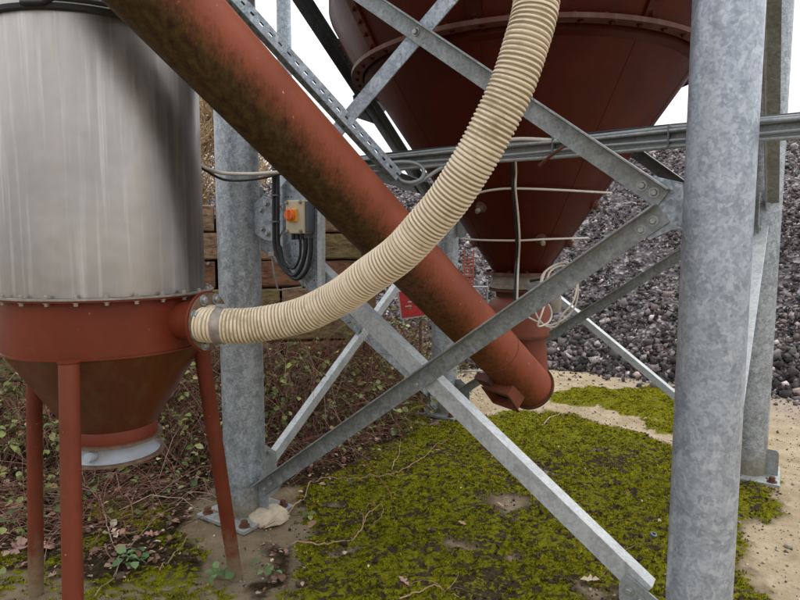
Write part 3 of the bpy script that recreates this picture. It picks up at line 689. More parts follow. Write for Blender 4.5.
# white air lines in front of the cone, and the drop cable
def cpx(pl): return cat([at(*p) for p in pl], 8)
MB().tube(cat([cone_ray(x_, y_, .035) for x_, y_ in ((468, 198), (478, 193), (496, 189.5), (516, 188.5), (560, 190))] + [cone_ray(560, 190, .035) + (cone_ray(595, 192, .03) - cone_ray(560, 190, .035)) * 1.5]), .0062, 10).build('air_line', WHITEC, smooth=60, label='upper pale air line running level across the silo cone', cat='pipe')
MB().tube(cat([cone_ray(x_, y_, .035) + np.array(e_) for x_, y_, e_ in ((462, 238.5, (0, 0, 0)), (480, 240, (0, 0, 0)), (518, 240.5, (0, 0, 0)), (550, 239, (0, 0, 0)), (588, 238, (0, 0, 0)))]), .0062, 10).build('air_line', WHITEC, smooth=60, label='lower pale air line running level across the silo cone', cat='pipe')
MB().tube(cat([at(515, 156, 2.96)] + [cone_ray(x_, y_, .05) for x_, y_ in ((516, 172), (515.5, 188), (518, 214), (519.5, 240), (518.5, 262))] + [at(517.5, 285, 3.42), at(517, 312, 3.42)]), .006, 10).build('drop_cable', WHITEC, smooth=60, label='pale cable hanging straight down the middle of the silo cone', cat='cable')
MB().tube(cat([at(512.5, 156, 2.97)] + [cone_ray(x_, y_, .045) for x_, y_ in ((512.8, 172), (512.8, 188), (515, 214), (516.6, 240), (516, 262))] + [at(515, 285, 3.43), at(514.5, 300, 3.43)]), .008, 10).build('drop_cable', BLACKC, smooth=60, label='black cable hanging beside the pale one on the silo cone', cat='cable')

# outlet valve and chute
fl = MB().lathe([(.10, 1.400), (.225, 1.400), (.225, 1.416), (.10, 1.416)], C, seg=48, close=True).build('outlet_flange', PINKFL, silo, smooth=35)
for i in range(12):
    t = 2 * math.pi * i / 12; put_bolt(BOLT_R, C + np.array([math.cos(t), math.sin(t), 0]) * .2 + Z * 1.416, Z, fl)
MB().lathe([(.17, 1.399), (.175, 1.345), (.182, 1.343), (.182, 1.318), (.17, 1.316)], C, seg=40).build('valve_collar', ZINCFL, silo, smooth=35)
MB().lathe([(.19, 1.315), (.19, 1.300), (.15, 1.298), (.145, 1.262)], C, seg=40).build('neck', RUST, silo, smooth=35)
ac = MB().box(at(537, 287, 3.50), (v1, v2, Z), (.09, .07, .05)).build('valve_actuator', GREYC, silo, bevel=.006)
MB().tube([at(530, 281, 3.5), at(543, 279, 3.46), at(548, 283, 3.44)], .008, 8).build('actuator_arm', BLACKC, ac, smooth=50)
MB().tube([at(528, 294, 3.48), at(536, 288, 3.44), at(548, 280, 3.42)], .006, 8).build('actuator_lever', BLACKC, ac, smooth=50)
Dt = np.array([.03, 0, 0])
MB().lathe([(.145, 1.262), (.175, 1.235), (.19, 1.20), (.185, 1.03)], C, seg=48).build('hood', CHUTE_RED, silo, smooth=35)
MB().lathe([(.16, 1.03), (.195, 1.03), (.195, 1.018), (.16, 1.018)], C, seg=48, close=True).build('hood_flange', RUST, silo, smooth=35)
# chute joining hood to auger mouth
mb = MB(); ch = []
for k_ in range(9):
    f_ = k_ / 8; cx = C + np.array([.02 + .06 * f_, .0, 0]) * 1; r_ = .145 - .03 * f_
    ch.append((cx + Z * (1.02 - .30 * f_), r_))
mb.tube([p for p, r_ in ch], [r_ for p, r_ in ch], 40, cap=False); mb.build('chute', CHUTE_RED, silo, smooth=35)
# coiled pale hoses near the valve
loops = [[(540, 286), (543, 274), (553, 266), (566, 263), (576, 270), (578, 288), (575, 306), (564, 319), (550, 325), (538, 322), (526, 316)],
         [(546, 284), (550, 272), (560, 266), (572, 268), (577, 282), (573, 302), (562, 315), (556, 326), (546, 326), (538, 318), (533, 306)],
         [(546, 300), (551, 310), (551, 318), (546, 324), (538, 326), (541, 316), (545, 304)],
         [(541, 284), (546, 271), (558, 264), (568, 262)]]
lbl = ['widest coil of pale air hose hanging beside the silo outlet valve', 'middle coil of pale air hose hanging inside the widest one', 'smallest loop of pale hose below the outlet valve', 'short outer arc of pale hose above the coils']
for i, lp in enumerate(loops):
    MB().tube(cat([at(x_, y_, 3.22 - .03 * i + .04 * math.sin(k)) for k, (x_, y_) in enumerate(lp)]), .005, 8).build('air_hose', WHITEC, smooth=60, label=lbl[i], cat='hose')
MB().lathe([(0, 0), (.028, 0), (.032, -.05), (.028, -.09), (0, -.09)], at(556, 296, 3.28), Z, 16).build('air_filter', ZINCFL, smooth=40, label='small pale filter bowl beside the coiled hoses', cat='filter')

# ---------------------------------------------------------------- auger tube
A0 = at(209, 46, 1.95); A1 = at(531, 387, 3.78); ad = unit(A1 - A0); AS = A0 - ad * 1.7; TR = .1375
auger = empty('auger_tube', A1 * [1, 1, 0] + Z * .5, 'fat orange red steel tube sloping from upper left down to the silo outlet', 'tube')
L_ = np.linalg.norm(A1 - AS); NS = 90; SG = 72
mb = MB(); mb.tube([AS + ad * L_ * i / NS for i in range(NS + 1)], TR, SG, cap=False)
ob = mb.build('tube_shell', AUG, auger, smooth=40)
me = ob.data; co = np.zeros(len(me.vertices) * 3, np.float32); me.vertices.foreach_get('co', co); co = co.reshape(-1, 3) + WP[ob]
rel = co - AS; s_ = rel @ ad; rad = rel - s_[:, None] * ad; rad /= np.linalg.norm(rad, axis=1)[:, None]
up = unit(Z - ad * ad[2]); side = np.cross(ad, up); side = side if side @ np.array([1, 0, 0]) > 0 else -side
lean = rad @ unit(up * .8 + side * .6)          # algae, and painted shade towards the low end, keep to the lower left side
algae_shade = np.clip(.71 - lean * .95, 0, 1) * (.48 + .52 * np.clip(1 - (s_ - 1.9) / 2.0, 0, 1))
a_ = me.attributes.new('algae_and_shade', 'FLOAT_COLOR', 'POINT'); a_.data.foreach_set('color', np.stack([algae_shade, algae_shade, algae_shade, np.ones_like(algae_shade)], -1).astype(np.float32).ravel())
MB().lathe([(TR + .001, -.012), (TR + .014, -.012), (TR + .014, .0), (TR + .001, 0)], A1, ad, 56, close=True).build('end_flange', RUST, auger, smooth=35)
MB().lathe([(TR + .012, .001), (TR + .012, .009), (0, .012)], A1, ad, 56).build('end_cap', RUST, auger, smooth=35)
MB().lathe([(TR + .002, -.002), (TR + .0045, 0), (TR + .002, .002)], A1 - ad * .52, ad, 56).build('weld_bead', CHUTE_RED, auger, smooth=60)
# square inspection outlet under the mouth
qc = at(508, 386, 3.60); dn = unit([-.52, -.42, -.72]); sx = unit(np.cross(dn, ad)); ay = unit(np.cross(sx, dn)); bw = .082; bl = .20
for n_, p_, u_, q_ in (('duct_side', sx, ay, dn), ('duct_side', -sx, ay, dn), ('duct_side', ay, sx, dn), ('duct_side', -ay, sx, dn)):
    MB().box(qc + p_ * bw, (u_, p_, q_), (2 * bw - .006 if abs(p_ @ sx) > .5 else 2 * bw + .006, .006, bl)).build(n_, CHUTE_RED, auger)
MB().box(qc + dn * .05, (ay, sx, dn), (2 * bw - .008, 2 * bw - .008, .004)).build('duct_shade', BLACKC, auger)  # black sheet standing in for the shade inside the open duct
for p_, u_ in ((sx, ay), (-sx, ay), (ay, sx), (-ay, sx)):
    MB().box(qc + p_ * (bw + .008) + dn * (bl / 2 - .004), (u_, p_, dn), (2 * bw + .03 if abs(p_ @ sx) > .5 else 2 * bw, .016, .006)).build('duct_lip', RUST, auger)
MB().box(at(487, 381, 3.58), (ad, sx, dn), (.12, .10, .05)).build('bracket', PINKFL, auger, bevel=.003)

# ---------------------------------------------------------------- slotted channel alongside the tube
c0 = at(234, -6, 2.45); c1 = at(399, 176, 2.92); cd = unit(c1 - c0); cs = c0 - cd * .5; CL = np.linalg.norm(c1 - cs)
view = unit(CAMP - (c0 + c1) / 2); cn = unit(view - cd * (view @ cd)); cn = unit(cn + .55 * np.cross(cd, cn) * (1 if np.cross(cd, cn)[0] > 0 else -1)); cw = unit(np.cross(cd, cn))
sc_ = empty('slotted_channel', c1, 'slotted galvanised cable channel running just above the fat red tube', 'channel')
mb = MB(); W2 = .055
for s in (-1, 1): mb.box(cs + cd * CL / 2 + cw * s * (W2 / 2 - .011), (cd, cw, cn), (CL, .022, .003))
nsl = int(CL / .052)
for i in range(nsl + 1): mb.box(cs + cd * (i * .052), (cd, cw, cn), (.032, W2 - .044, .003))
mb.build('slotted_face', GALV, sc_, kind='stuff')
mb = MB()
for s in (-1, 1):
    base = cs + cd * CL / 2 + cw * s * (W2 / 2)
    for q, (dz, hgt) in enumerate(((-.008, .014), (-.042, .014))): mb.box(base + cn * dz, (cd, cw, cn), (CL, .003, hgt))
    for i in range(nsl + 1): mb.box(cs + cd * (i * .052 + .02) + cw * s * W2 / 2 - cn * .025, (cd, cw, cn), (.036, .003, .022))
mb.box(cs + cd * CL / 2 - cn * .052, (cd, cw, cn), (CL, W2 - .008, .003))
mb.build('side_flange', GALVD, sc_, kind='stuff')
# loop of conduit at its foot
MB().tube(cpx([(384, 164, 2.95), (400, 162, 2.95), (414, 163, 2.95), (423, 169, 2.95), (422, 178, 2.95), (412, 182.5, 2.95), (402, 181, 2.95), (396, 175, 2.95), (393, 170, 2.93)]), .010, 10).build('conduit_loop', GREYC, smooth=60, label='grey conduit looping back at the foot of the slotted channel', cat='cable')
MB().tube(cpx([(402, 183, 2.96), (414, 184, 2.96), (426, 178, 2.96), (438, 170, 2.96), (452, 163, 2.96)]), .010, 10).build('conduit', GREYC, smooth=60, label='grey conduit rising from the loop towards the pale hose', cat='cable')

# ---------------------------------------------------------------- level cable tray
TA = np.array([-.30, 3.375, 2.01]); tl = 3.9
ct = empty('cable_tray', TA, 'level galvanised cable channel with conduits passing behind the near right post', 'cable tray')
mb = MB(); mb.prism([TA + Z * a_ + n0 * b_ for a_, b_ in ((-.025, 0), (.025, 0), (.025, .03), (.021, .03), (.021, .004), (-.021, .004), (-.021, .03), (-.025, .03))], v1, tl)
mb.build('channel', GALVB, ct, bevel=.0008)
for dz, dn_, r_, m_ in ((.040, .02, .010, GREYC), (.028, .042, .007, GALVB), (-.010, .036, .007, GREYC), (-.034, .026, .009, GALVB), (.054, .0, .006, BLACKC)):
    MB().tube([TA + Z * dz + n0 * dn_ + v1 * (tl * q / 14) + Z * .003 * math.sin(q * 1.7 + dz * 90) for q in range(15)], r_, 12).build('conduit', m_, ct, smooth=50)
for q in np.arange(.25, tl, .47): MB().box(TA + v1 * q + Z * .010 + n0 * .028, (v1, n0, Z), (.006, .042, .088)).build('clip', GREYBOX, ct)
MB().tube(cpx([(500, 141, 2.78), (520, 139, 2.72), (545, 140, 2.66), (566, 142, 2.62)]), .009, 10).build('tray_cable', WHITEC, smooth=60, label='short white cable lying on top of the cable tray', cat='cable')
MB().tube(cpx([(567, 144, 2.55), (556, 152, 2.56), (548, 158, 2.58), (539, 166, 2.62)]), .007, 8).build('tray_cable', RUST, smooth=60, label='frayed brown cable end poking below the cable tray', cat='cable')

# ---------------------------------------------------------------- stainless hopper
HC = np.array([-1.15, 2.35, 0]); HF = 1.41; HS = 1.205
hop = empty('dust_hopper', HC, 'stainless steel cylinder hopper with red cone on three red pipe legs', 'hopper')
MB().lathe([(.366, HF + .004), (.366, 2.34)], HC, seg=128).build('steel_drum', STAIN, hop, smooth=40)
MB().lathe([(.365, HF - .003), (.400, HF - .003), (.400, HF + .003), (.365, HF + .003)], HC, seg=96, close=True).build('drum_flange', ZINCFL, hop, smooth=35)
fb = MB().lathe([(.365, HF - .010), (.396, HF - .010), (.396, HF - .0035), (.365, HF - .0035)], HC, seg=96, close=True).build('band_flange', HOP_RED, hop, smooth=35)
for i in range(26):
    t = 2 * math.pi * (i + .35) / 26; p = HC + np.array([math.cos(t), math.sin(t), 0]) * .385
    put_bolt(BOLT_S, p + Z * (HF + .003), Z, fb); put_bolt(BOLT_S, p + Z * (HF - .010), -Z, fb)
MB().lathe([(.366, HF - .010), (.366, HS + .004), (.374, HS + .002), (.374, HS - .004), (.362, HS - .006)], HC, seg=128).build('red_band', HOP_RED, hop, smooth=40)
OC = HC.copy()
MB().lathe([(.362, HS - .006), (.163, .882)], OC, seg=96).build('cone', HOP_CONE, hop, smooth=40)
MB().lathe([(.1635, .884), (.166, .880), (.166, .836)], OC, seg=96).build('cone_collar', HOP_RED, hop, smooth=40)
MB().lathe([(.13, .826), (.183, .826), (.183, .836), (.13, .836)], OC, seg=72, close=True).build('outlet_flange', RUSTFL, hop, smooth=35)
vb = MB().lathe([(.166, .825), (.150, .812), (.147, .795), (.153, .780), (.170, .766)], OC, seg=72).build('slide_valve', WHITEV, hop, smooth=40)
MB().lathe([(.13, .756), (.188, .756), (.188, .766), (.13, .766)], OC, seg=72, close=True).build('valve_rim', RUSTFL, vb, smooth=35)
MB().lathe([(.0, .05), (.016, .05), (.020, .035), (.020, 0)], OC + unit([-.05, -1, 0]) * .145 + Z * .80, unit([-.1, -1, 0]), 16).build('valve_knob', WHITEV, vb, smooth=40)
# gasket and lid
MB().lathe([(.370, 2.334), (.385, 2.336), (.388, 2.350), (.372, 2.355)], HC, seg=96).build('gasket', RUBBER, hop, smooth=60)
MB().lathe([(.372, 2.357), (.376, 2.41), (.380, 2.58), (.30, 2.70), (0, 2.74)], HC, seg=96).build('lid', LID, hop, smooth=35)
mb = MB(); cam_t = math.atan2(-HC[1], -HC[0])
pts = []
for k_ in range(13):
    t = cam_t - .55 + k_ * .085; pts.append(HC + np.array([math.cos(t), math.sin(t), 0]) * .392 + Z * (2.347 + (.016 if 2 < k_ < 10 else 0)))
mb.tube(pts, .009, 8); mb.build('gasket_clip', RUBBER, hop, smooth=60)
# legs
def leg(top, foot):
    MB().tube([foot, foot + (top - foot) * .5, top], .0315, 28).build('leg', LEG_RED, hop, smooth=40)
f_r = gnd(236, 578); f_l = gnd(36, 594)
tp = at(201, 352, 2.42); leg(np.array([tp[0], tp[1], 1.19]), f_r)
tp = at(37, 398, 2.60); leg(np.array([tp[0] - .00, tp[1], 1.16]), f_l)
tp = at(69, 364, 1.955); fo = at(73, 600, 1.93); fo = tp + (fo - tp) * ((tp[2] + .01) / (tp[2] - fo[2])); leg(tp, fo)
lc = MB().lathe([(.034, 0), (.036, .004), (.0, .006)], at(69, 363, 1.955) , Z, 24).build('leg_cap', HOP_RED, hop, smooth=40)
# inlet stub and flange
ta = R(-21); sdv = np.array([math.cos(ta), math.sin(ta), .0]); S1 = HC + sdv * .482 + Z * at(199, 324, 2.13)[2]
MB().tube([S1 - sdv * .16, S1 - sdv * .012], .072, 40).build('inlet_stub', HOP_RED, hop, smooth=40)
sf = MB().lathe([(.05, -.012), (.112, -.012), (.112, -.003), (.05, -.003)], S1, sdv, 48, close=True).build('inlet_flange', HOP_RED, hop, smooth=35)
s2 = MB().lathe([(.05, -.0025), (.106, -.0025), (.106, .006), (.05, .006)], S1, sdv, 48, close=True).build('hose_flange', RUSTFL, hop, smooth=35)
a = unit(np.cross(sdv, Z)); b = np.cross(sdv, a)
for i in range(8):
    t = 2 * math.pi * (i + .5) / 8; put_bolt(BOLT, S1 + (a * math.cos(t) + b * math.sin(t)) * .088 + sdv * .006, sdv, s2)

# ---------------------------------------------------------------- corrugated hose
hp = [(198, 324.5, 2.16), (218, 325.5, 2.14), (262, 324.5, 2.13), (300, 316, 2.11), (336, 299, 2.05), (368, 277.5, 1.96), (403, 250, 1.87), (443, 208, 1.78), (476, 158, 1.71), (506, 99, 1.66), (526, 47, 1.635), (537.5, 0, 1.63), (541, -70, 1.625), (538, -160, 1.62)]
cen = cat([at(*p) for p in hp], 40); cen = np.array(cen)
sl = np.r_[0, np.cumsum(np.linalg.norm(np.diff(cen, axis=0), axis=1))]; PITCHH = .0132; per = 8
ns = int(sl[-1] / PITCHH * per); tt = np.linspace(0, sl[-1], ns)
pts = np.stack([np.interp(tt, sl, cen[:, k]) for k in range(3)], 1)
tw = tt + .0035 * np.sin(tt * 9.0) + .003 * (vnoise(tt * 14, tt * 0, 5) - .5); ph = (tw / PITCHH) % 1.0
prof = np.where(ph < .56, .0675, .0632); prof = np.where((ph > .52) & (ph < .62) | (ph > .92), .0645, prof)
prof = np.where((ph > .18) & (ph < .36), .0682, prof) * .93
prof = prof * (1 + .018 * (vnoise(tt * 6, tt * 0, 8) - .5)); pts = pts + np.stack([vnoise(tt * 7, tt * 0, k) - .5 for k in (2, 3, 4)], 1) * .006
mb = MB(); SEG = 36; mb.tube(list(pts), list(prof), SEG, cap=False)
mi = []
for i in range(len(pts) - 1): mi += [1 if (ph[i] > .54 and ph[i] < .97) else 0] * SEG
mb.mi = mi
hose = empty('corrugated_hose', hp and at(200, 350, 2.33), 'thick cream ribbed suction hose curving up from the hopper inlet', 'hose')
mb.build('hose_body', [HOSE_A, HOSE_B], hose, smooth=60)
kk = [i for i in range(len(tt)) if .075 < tt[i] < .105]
hcp = MB().tube([pts[i] for i in kk], .0655, 40).build('hose_clamp', ZINCFL, hose, smooth=50)
i0 = kk[len(kk) // 2]; MB().tube([pts[i0] + Z * .069 - v1 * .02, pts[i0] + Z * .069 + v1 * .02], .009, 10).build('clamp_screw', BOLTM, hcp, smooth=50)
MB().tube([S1 - sdv * .002, S1 + sdv * .03], .0615, 36).build('hose_cuff', HOSE_A, hose, smooth=50)

# ---------------------------------------------------------------- small things behind the tower
sg = empty('warning_sign', at(413, 330, 5.9) * [1, 1, 0], 'small faded red sign with white border half hidden behind the red tube', 'sign')
c = at(416, 303, 5.9); ux = unit([1, .1, .12]); un = unit([.1, -1, 0]); uy = unit(np.cross(ux, un)); uy = uy if uy[2] > 0 else -uy; un = unit(np.cross(ux, uy)); un = un if un[1] < 0 else -un
MB().box(c, (ux, uy, un), (.34, .29, .008)).build('sign_border', SIGNW, sg)
MB().box(c + un * .006, (ux, uy, un), (.31, .26, .008)).build('sign_panel', SIGNR, sg)
mb = MB()
for (qx, qy, qw, qh) in ((-.06, .02, .04, .012), (-.01, .035, .03, .05), (.06, .02, .05, .01), (-.08, -.02, .06, .010), (.03, -.03, .07, .012), (.10, .05, .03, .04)):
    mb.box(c + un * .012 + ux * qx + uy * qy, (ux, uy, un), (qw, qh, .003))
mb.build('worn_lettering', SIGNW, sg, kind='stuff')
MB().tube([(c[0] + .05, c[1] + .03, 0), (c[0] + .05, c[1] + .03, c[2] + .1)], .02, 10).build('sign_stake', WOODS[0], sg, smooth=50)
rb = empty('slatted_panel', at(469, 290, 6.6) * [1, 1, 0], 'small red slatted plastic panel standing before the stone heap', 'panel')
for i in range(9): MB().box(at(468.5, 259 + i * 3.4, 6.6), ((1, 0, 0), (0, 1, 0), Z), (.10, .02, .022)).build('slat', REDPL, rb)
for x_ in (464, 473): MB().box(at(x_, 300, 6.61), ((1, 0, 0), (0, 1, 0), Z), (.014, .014, 1.1)).build('upright', REDPL, rb)
rl = empty('low_rail', at(470, 380, 6.4) * [1, 1, 0], 'thin grey rail standing between the back post and the stone heap', 'rail')
for yy in (287, 371): MB().tube([at(455, yy, 6.4), at(488, yy, 6.3)], .010, 8).build('rail', GALVL, rl, smooth=50)
for x_ in (456, 487): MB().tube([at(x_, 280, 6.35), gnd(x_, 388)], .012, 8).build('upright', GALVB, rl, smooth=50)

# ---------------------------------------------------------------- vegetation
def tube_batch(paths, radii, seg=4):
    """many thin tapered tubes; paths (n,k,3), radii (n,k)"""
    n, k, _ = paths.shape; T = np.gradient(paths, axis=1); T /= np.linalg.norm(T, axis=2)[..., None] + 1e-9
    h = np.array([.31, .17, .93]); a = np.cross(T, h); a /= np.linalg.norm(a, axis=2)[..., None] + 1e-9; b = np.cross(T, a)
    th = np.arange(seg) * 2 * math.pi / seg
    v = paths[:, :, None] + (a[:, :, None] * np.cos(th)[None, None, :, None] + b[:, :, None] * np.sin(th)[None, None, :, None]) * radii[:, :, None, None]
    q = np.arange(seg); j = np.arange(k - 1)
    f = np.stack([j[:, None] * seg + q, j[:, None] * seg + (q + 1) % seg, (j[:, None] + 1) * seg + (q + 1) % seg, (j[:, None] + 1) * seg + q], -1).reshape(-1, 4)
    F = f[None] + (np.arange(n) * k * seg)[:, None, None]
    return v.reshape(-1, 3), F.reshape(-1, 4), (k - 1) * seg
def arcs(n, org, spread, length, rs, k=7, up=.6, rad=.0023):
    """arching bramble stems"""
    o = org[rs.randint(len(org), size=n)] + rs.normal(size=(n, 3)) * [spread, spread, 0]; o[:, 2] = gheight(o[:, 0], o[:, 1])
    az = rs.uniform(0, 2 * math.pi, n); L = length * rs.uniform(.4, 1.2, n); t = np.linspace(0, 1, k)
    H = up * L * rs.uniform(.3, 1.2, n)
    P = np.zeros((n, k, 3)); P[..., 0] = o[:, None, 0] + np.cos(az)[:, None] * L[:, None] * t; P[..., 1] = o[:, None, 1] + np.sin(az)[:, None] * L[:, None] * t
    P[..., 2] = o[:, None, 2] + H[:, None] * np.sin(t * math.pi * rs.uniform(.55, .98, n)[:, None])
    P += np.cumsum(rs.normal(size=P.shape) * .014, axis=1)
    P[..., 2] = np.maximum(P[..., 2], .004)
    r = rad * rs.uniform(.5, 1.5, n)[:, None] * np.linspace(1, .45, k)
    return P, r
def leaves_at(P, size, rs, tilt=.7, droop=.2):
    """pointed ovate leaflets folded along the midrib: 6 verts, 4 quads/tris as 4 tris"""
    n = len(P); az = rs.uniform(0, 2 * math.pi, n); d = np.stack([np.cos(az), np.sin(az), rs.normal(-droop, .35, n)], 1); d /= np.linalg.norm(d, axis=1)[:, None]
    nn = np.stack([rs.normal(0, tilt, n), rs.normal(0, tilt, n), np.ones(n)], 1); s = np.cross(d, nn); s /= np.linalg.norm(s, axis=1)[:, None]; u = np.cross(s, d)
    L = size[:, None]; w_ = L * .36
    v = np.stack([P, P + d * L * .35 + s * w_ + u * L * .12, P + d * L * .75 + s * w_ * .75 + u * L * .05, P + d * L - u * L * .1, P + d * L * .75 - s * w_ * .75 + u * L * .05, P + d * L * .35 - s * w_ + u * L * .12, P + d * L * .5 - u * L * .02], 1)
    f = np.array([(0, 1, 6), (1, 2, 6), (2, 3, 6), (3, 4, 6), (4, 5, 6), (5, 0, 6)])
    F = f[None] + (np.arange(n) * 7)[:, None, None]; return v.reshape(-1, 3), F.reshape(-1, 3), 6
def obj_fast(name, V, F, mat, cols, parent=None, **k):
    o = np.array([*(V[:, :2].min(0) + V[:, :2].max(0)) / 2, V[:, 2].min()]); ob = link(name, fast_mesh(name, V - o, F, mat, cols), o, parent); return tag(ob, **k)

GREEN = .86 * np.array([(.12, .155, .045), (.18, .22, .06), (.28, .30, .09), (.08, .115, .04), (.40, .38, .17), (.26, .18, .08)])
def bramble(px, spread, length, nst, nlf, seed, label, up=.6, z=None, dense_stem=(.26, .12, .09), green=1.0, lsz=.035):
    rs = np.random.RandomState(seed); org = np.array([gnd(*p) for p in px])
    if z is not None: org = np.array([at(p[0], p[1], z) * [1, 1, 0] for p in px])
    e = empty('bramble', (*org.mean(0)[:2], 0), label, 'bramble')
    P, r = arcs(nst, org, spread, length, rs, up=up); V, F, fn = tube_batch(P, r)
    pal = .8 * np.array([dense_stem, (.36, .21, .15), (.16, .08, .055), (.46, .34, .25)]); cc = pal[rs.choice(4, nst, p=[.45, .25, .2, .1])] * rs.uniform(.6, 1.3, (nst, 1))
    o = obj_fast('stems', V, F, TWIGM, np.repeat(cc, fn, 0), e); o['kind'] = 'stuff'
    if nlf:
        i = rs.randint(nst, size=nlf // 3); j = rs.randint(2, P.shape[1], size=nlf // 3); Q = np.repeat(P[i, j], 3, 0) + rs.normal(size=(nlf // 3 * 3, 3)) * .016
        Q[:, 2] = np.maximum(Q[:, 2], .02)
        V, F, fn = leaves_at(Q, lsz * rs.uniform(.6, 1.5, len(Q)), rs); c = GREEN[rs.choice(6, len(Q), p=[.25, .25, .18, .14, .1, .08])] * rs.uniform(.7, 1.35, (len(Q), 1)) * green
        o = obj_fast('leaves', V, F, FOLI, np.repeat(c, fn, 0), e); o['kind'] = 'stuff'
    return e
bramble([(20, 455), (-20, 460), (40, 448), (5, 470)], .22, .8, 480, 1900, 1, 'green leaved bramble mound at the far left behind the hopper legs', .75, lsz=.045)
bramble([(110, 450), (140, 445), (170, 455), (195, 448)], .2, .75, 560, 1200, 2, 'bramble patch behind the hopper outlet and right hopper leg', .8, lsz=.04)
bramble([(160, 425), (205, 428), (120, 425)], .2, .9, 480, 1300, 12, 'taller bramble against the sleeper wall behind the right hopper leg', .9, lsz=.045)
bramble([(285, 420), (310, 425), (335, 418), (290, 440)], .2, .85, 480, 2300, 3, 'leafy bramble mound just right of the left post', .8, lsz=.042)
bramble([(330, 405), (365, 402), (395, 398)], .22, .9, 420, 1700, 4, 'taller reddish bramble thicket behind the long pale brace', .95, green=.95)
bramble([(335, 440), (365, 430), (385, 420)], .12, .45, 260, 160, 5, 'low tangle of bare reddish stems behind the crossing braces', .45)
bramble([(395, 385), (415, 378), (380, 380)], .2, .75, 260, 1500, 6, 'olive scrub around the small red sign left of the back post', .9, dense_stem=(.2, .12, .07), green=1.15)
bramble([(290, 462), (325, 450), (270, 455)], .16, .5, 300, 120, 7, 'low bare stems at the foot of the long pale brace', .35)
bramble([(20, 510), (60, 500), (100, 505), (150, 498), (-30, 505)], .22, .55, 420, 420, 8, 'sparse trailing bramble stems over the leaf litter below the hopper', .22, lsz=.04)
bramble([(325, 395), (300, 390), (270, 390)], .16, .8, 300, 600, 9, 'dark bramble leaning on the sleeper wall under the hose', .85, z=4.9, green=.8)
def weed(px, seed, label, n=16, sz=.05):
    rs = np.random.RandomState(seed); c = gnd(*px); e = empty('weed', c, label, 'weed'); V, F, fn = leaves_at(np.zeros((1, 3)), np.array([1.0]), rs, .1, -.1)
    ms = [fast_mesh('leaf', V, F, FOLI, np.repeat([k_], fn, 0)) for k_ in ((.08, .15, .05), (.15, .23, .09))]
    for i in range(n):
        o = link('leaf', ms[i % 2], c + rs.normal(size=3) * [.03, .03, 0] + Z * rs.uniform(.015, .05), e, (rs.uniform(-.5, .5), rs.uniform(-.5, .5), rs.uniform(0, 6.3))); o.scale = (sz * rs.uniform(.7, 1.3),) * 3
weed((132, 562), 31, 'small green weed on the moss between the front and right hopper legs', 18)
weed((222, 578), 32, 'flat green weed beside the foot of the right hopper leg', 12)
weed((268, 575), 33, 'tiny dark green weed on sand below the left post', 14, .03)
weed((96, 486), 34, 'green bramble seedling under the hopper outlet', 14, .05)

# leaf litter
rs = np.random.RandomState(14)
def scatter(n, cond, x0, x1, y0, y1, rs):
    x = rs.uniform(x0, x1, n); y = rs.uniform(y0, y1, n); k = cond(x, y); return x[k], y[k]
def litter(n, cond, size, pal, prob, name, label, catg, seed, box=(-3.2, 4.4, 1.6, 6.8), z0=.006, tilt=.35):
    rs = np.random.RandomState(seed); x, y = scatter(n, cond, *box, rs); P = np.stack([x, y, gheight(x, y) + z0 + rs.uniform(0, .02, len(x))], 1)
    V, F, fn = leaves_at(P, size * np.exp(rs.normal(0, .35, len(x))), rs, tilt, .0); pal = np.array(pal)
    c = pal[rs.choice(len(pal), len(x), p=prob)] * rs.uniform(.7, 1.25, (len(x), 1)); return obj_fast(name, V, F, FOLI, np.repeat(c, fn, 0), label=label, cat=catg, kind='stuff')
def in_soil(x, y):
    m_, s_, g_ = cover(x, y); return (m_ < .35) & (s_ > .6) & (np.maximum(poly_sd((x, y), SOIL_P[0]), poly_sd((x, y), SOIL_P[1])) > -.08) & (fbm(x * 3, y * 3, 77) + rs_u(len(x)) * .5 > .55)
_r = np.random.RandomState(99)
def rs_u(n): return _r.rand(n)
litter(15000, in_soil, .026, [(.30, .17, .115), (.17, .09, .055), (.44, .30, .21), (.08, .045, .03), (.50, .44, .32)], [.24, .34, .10, .28, .04], 'leaf_litter', 'brown and pinkish fallen leaves covering the bank on the left', 'leaf litter', 15, (-4, .6, 2.3, 5.6))
litter(420, lambda x, y: (cover(x, y)[0] > .1), .017, [(.42, .32, .22), (.25, .15, .09), (.55, .5, .4), (.12, .07, .04)], [.3, .35, .1, .25], 'leaf_flecks', 'small dry leaf flecks lying over the moss', 'leaf litter', 16)
litter(700, lambda x, y: (x < -.4) & (y < 3.6) & (rs_u(len(x)) < .6), .03, [(.42, .30, .2), (.3, .17, .12), (.62, .6, .45)], [.4, .35, .25], 'pale_leaf_flecks', 'pale leaf scraps on the ground between the hopper legs', 'leaf litter', 17)
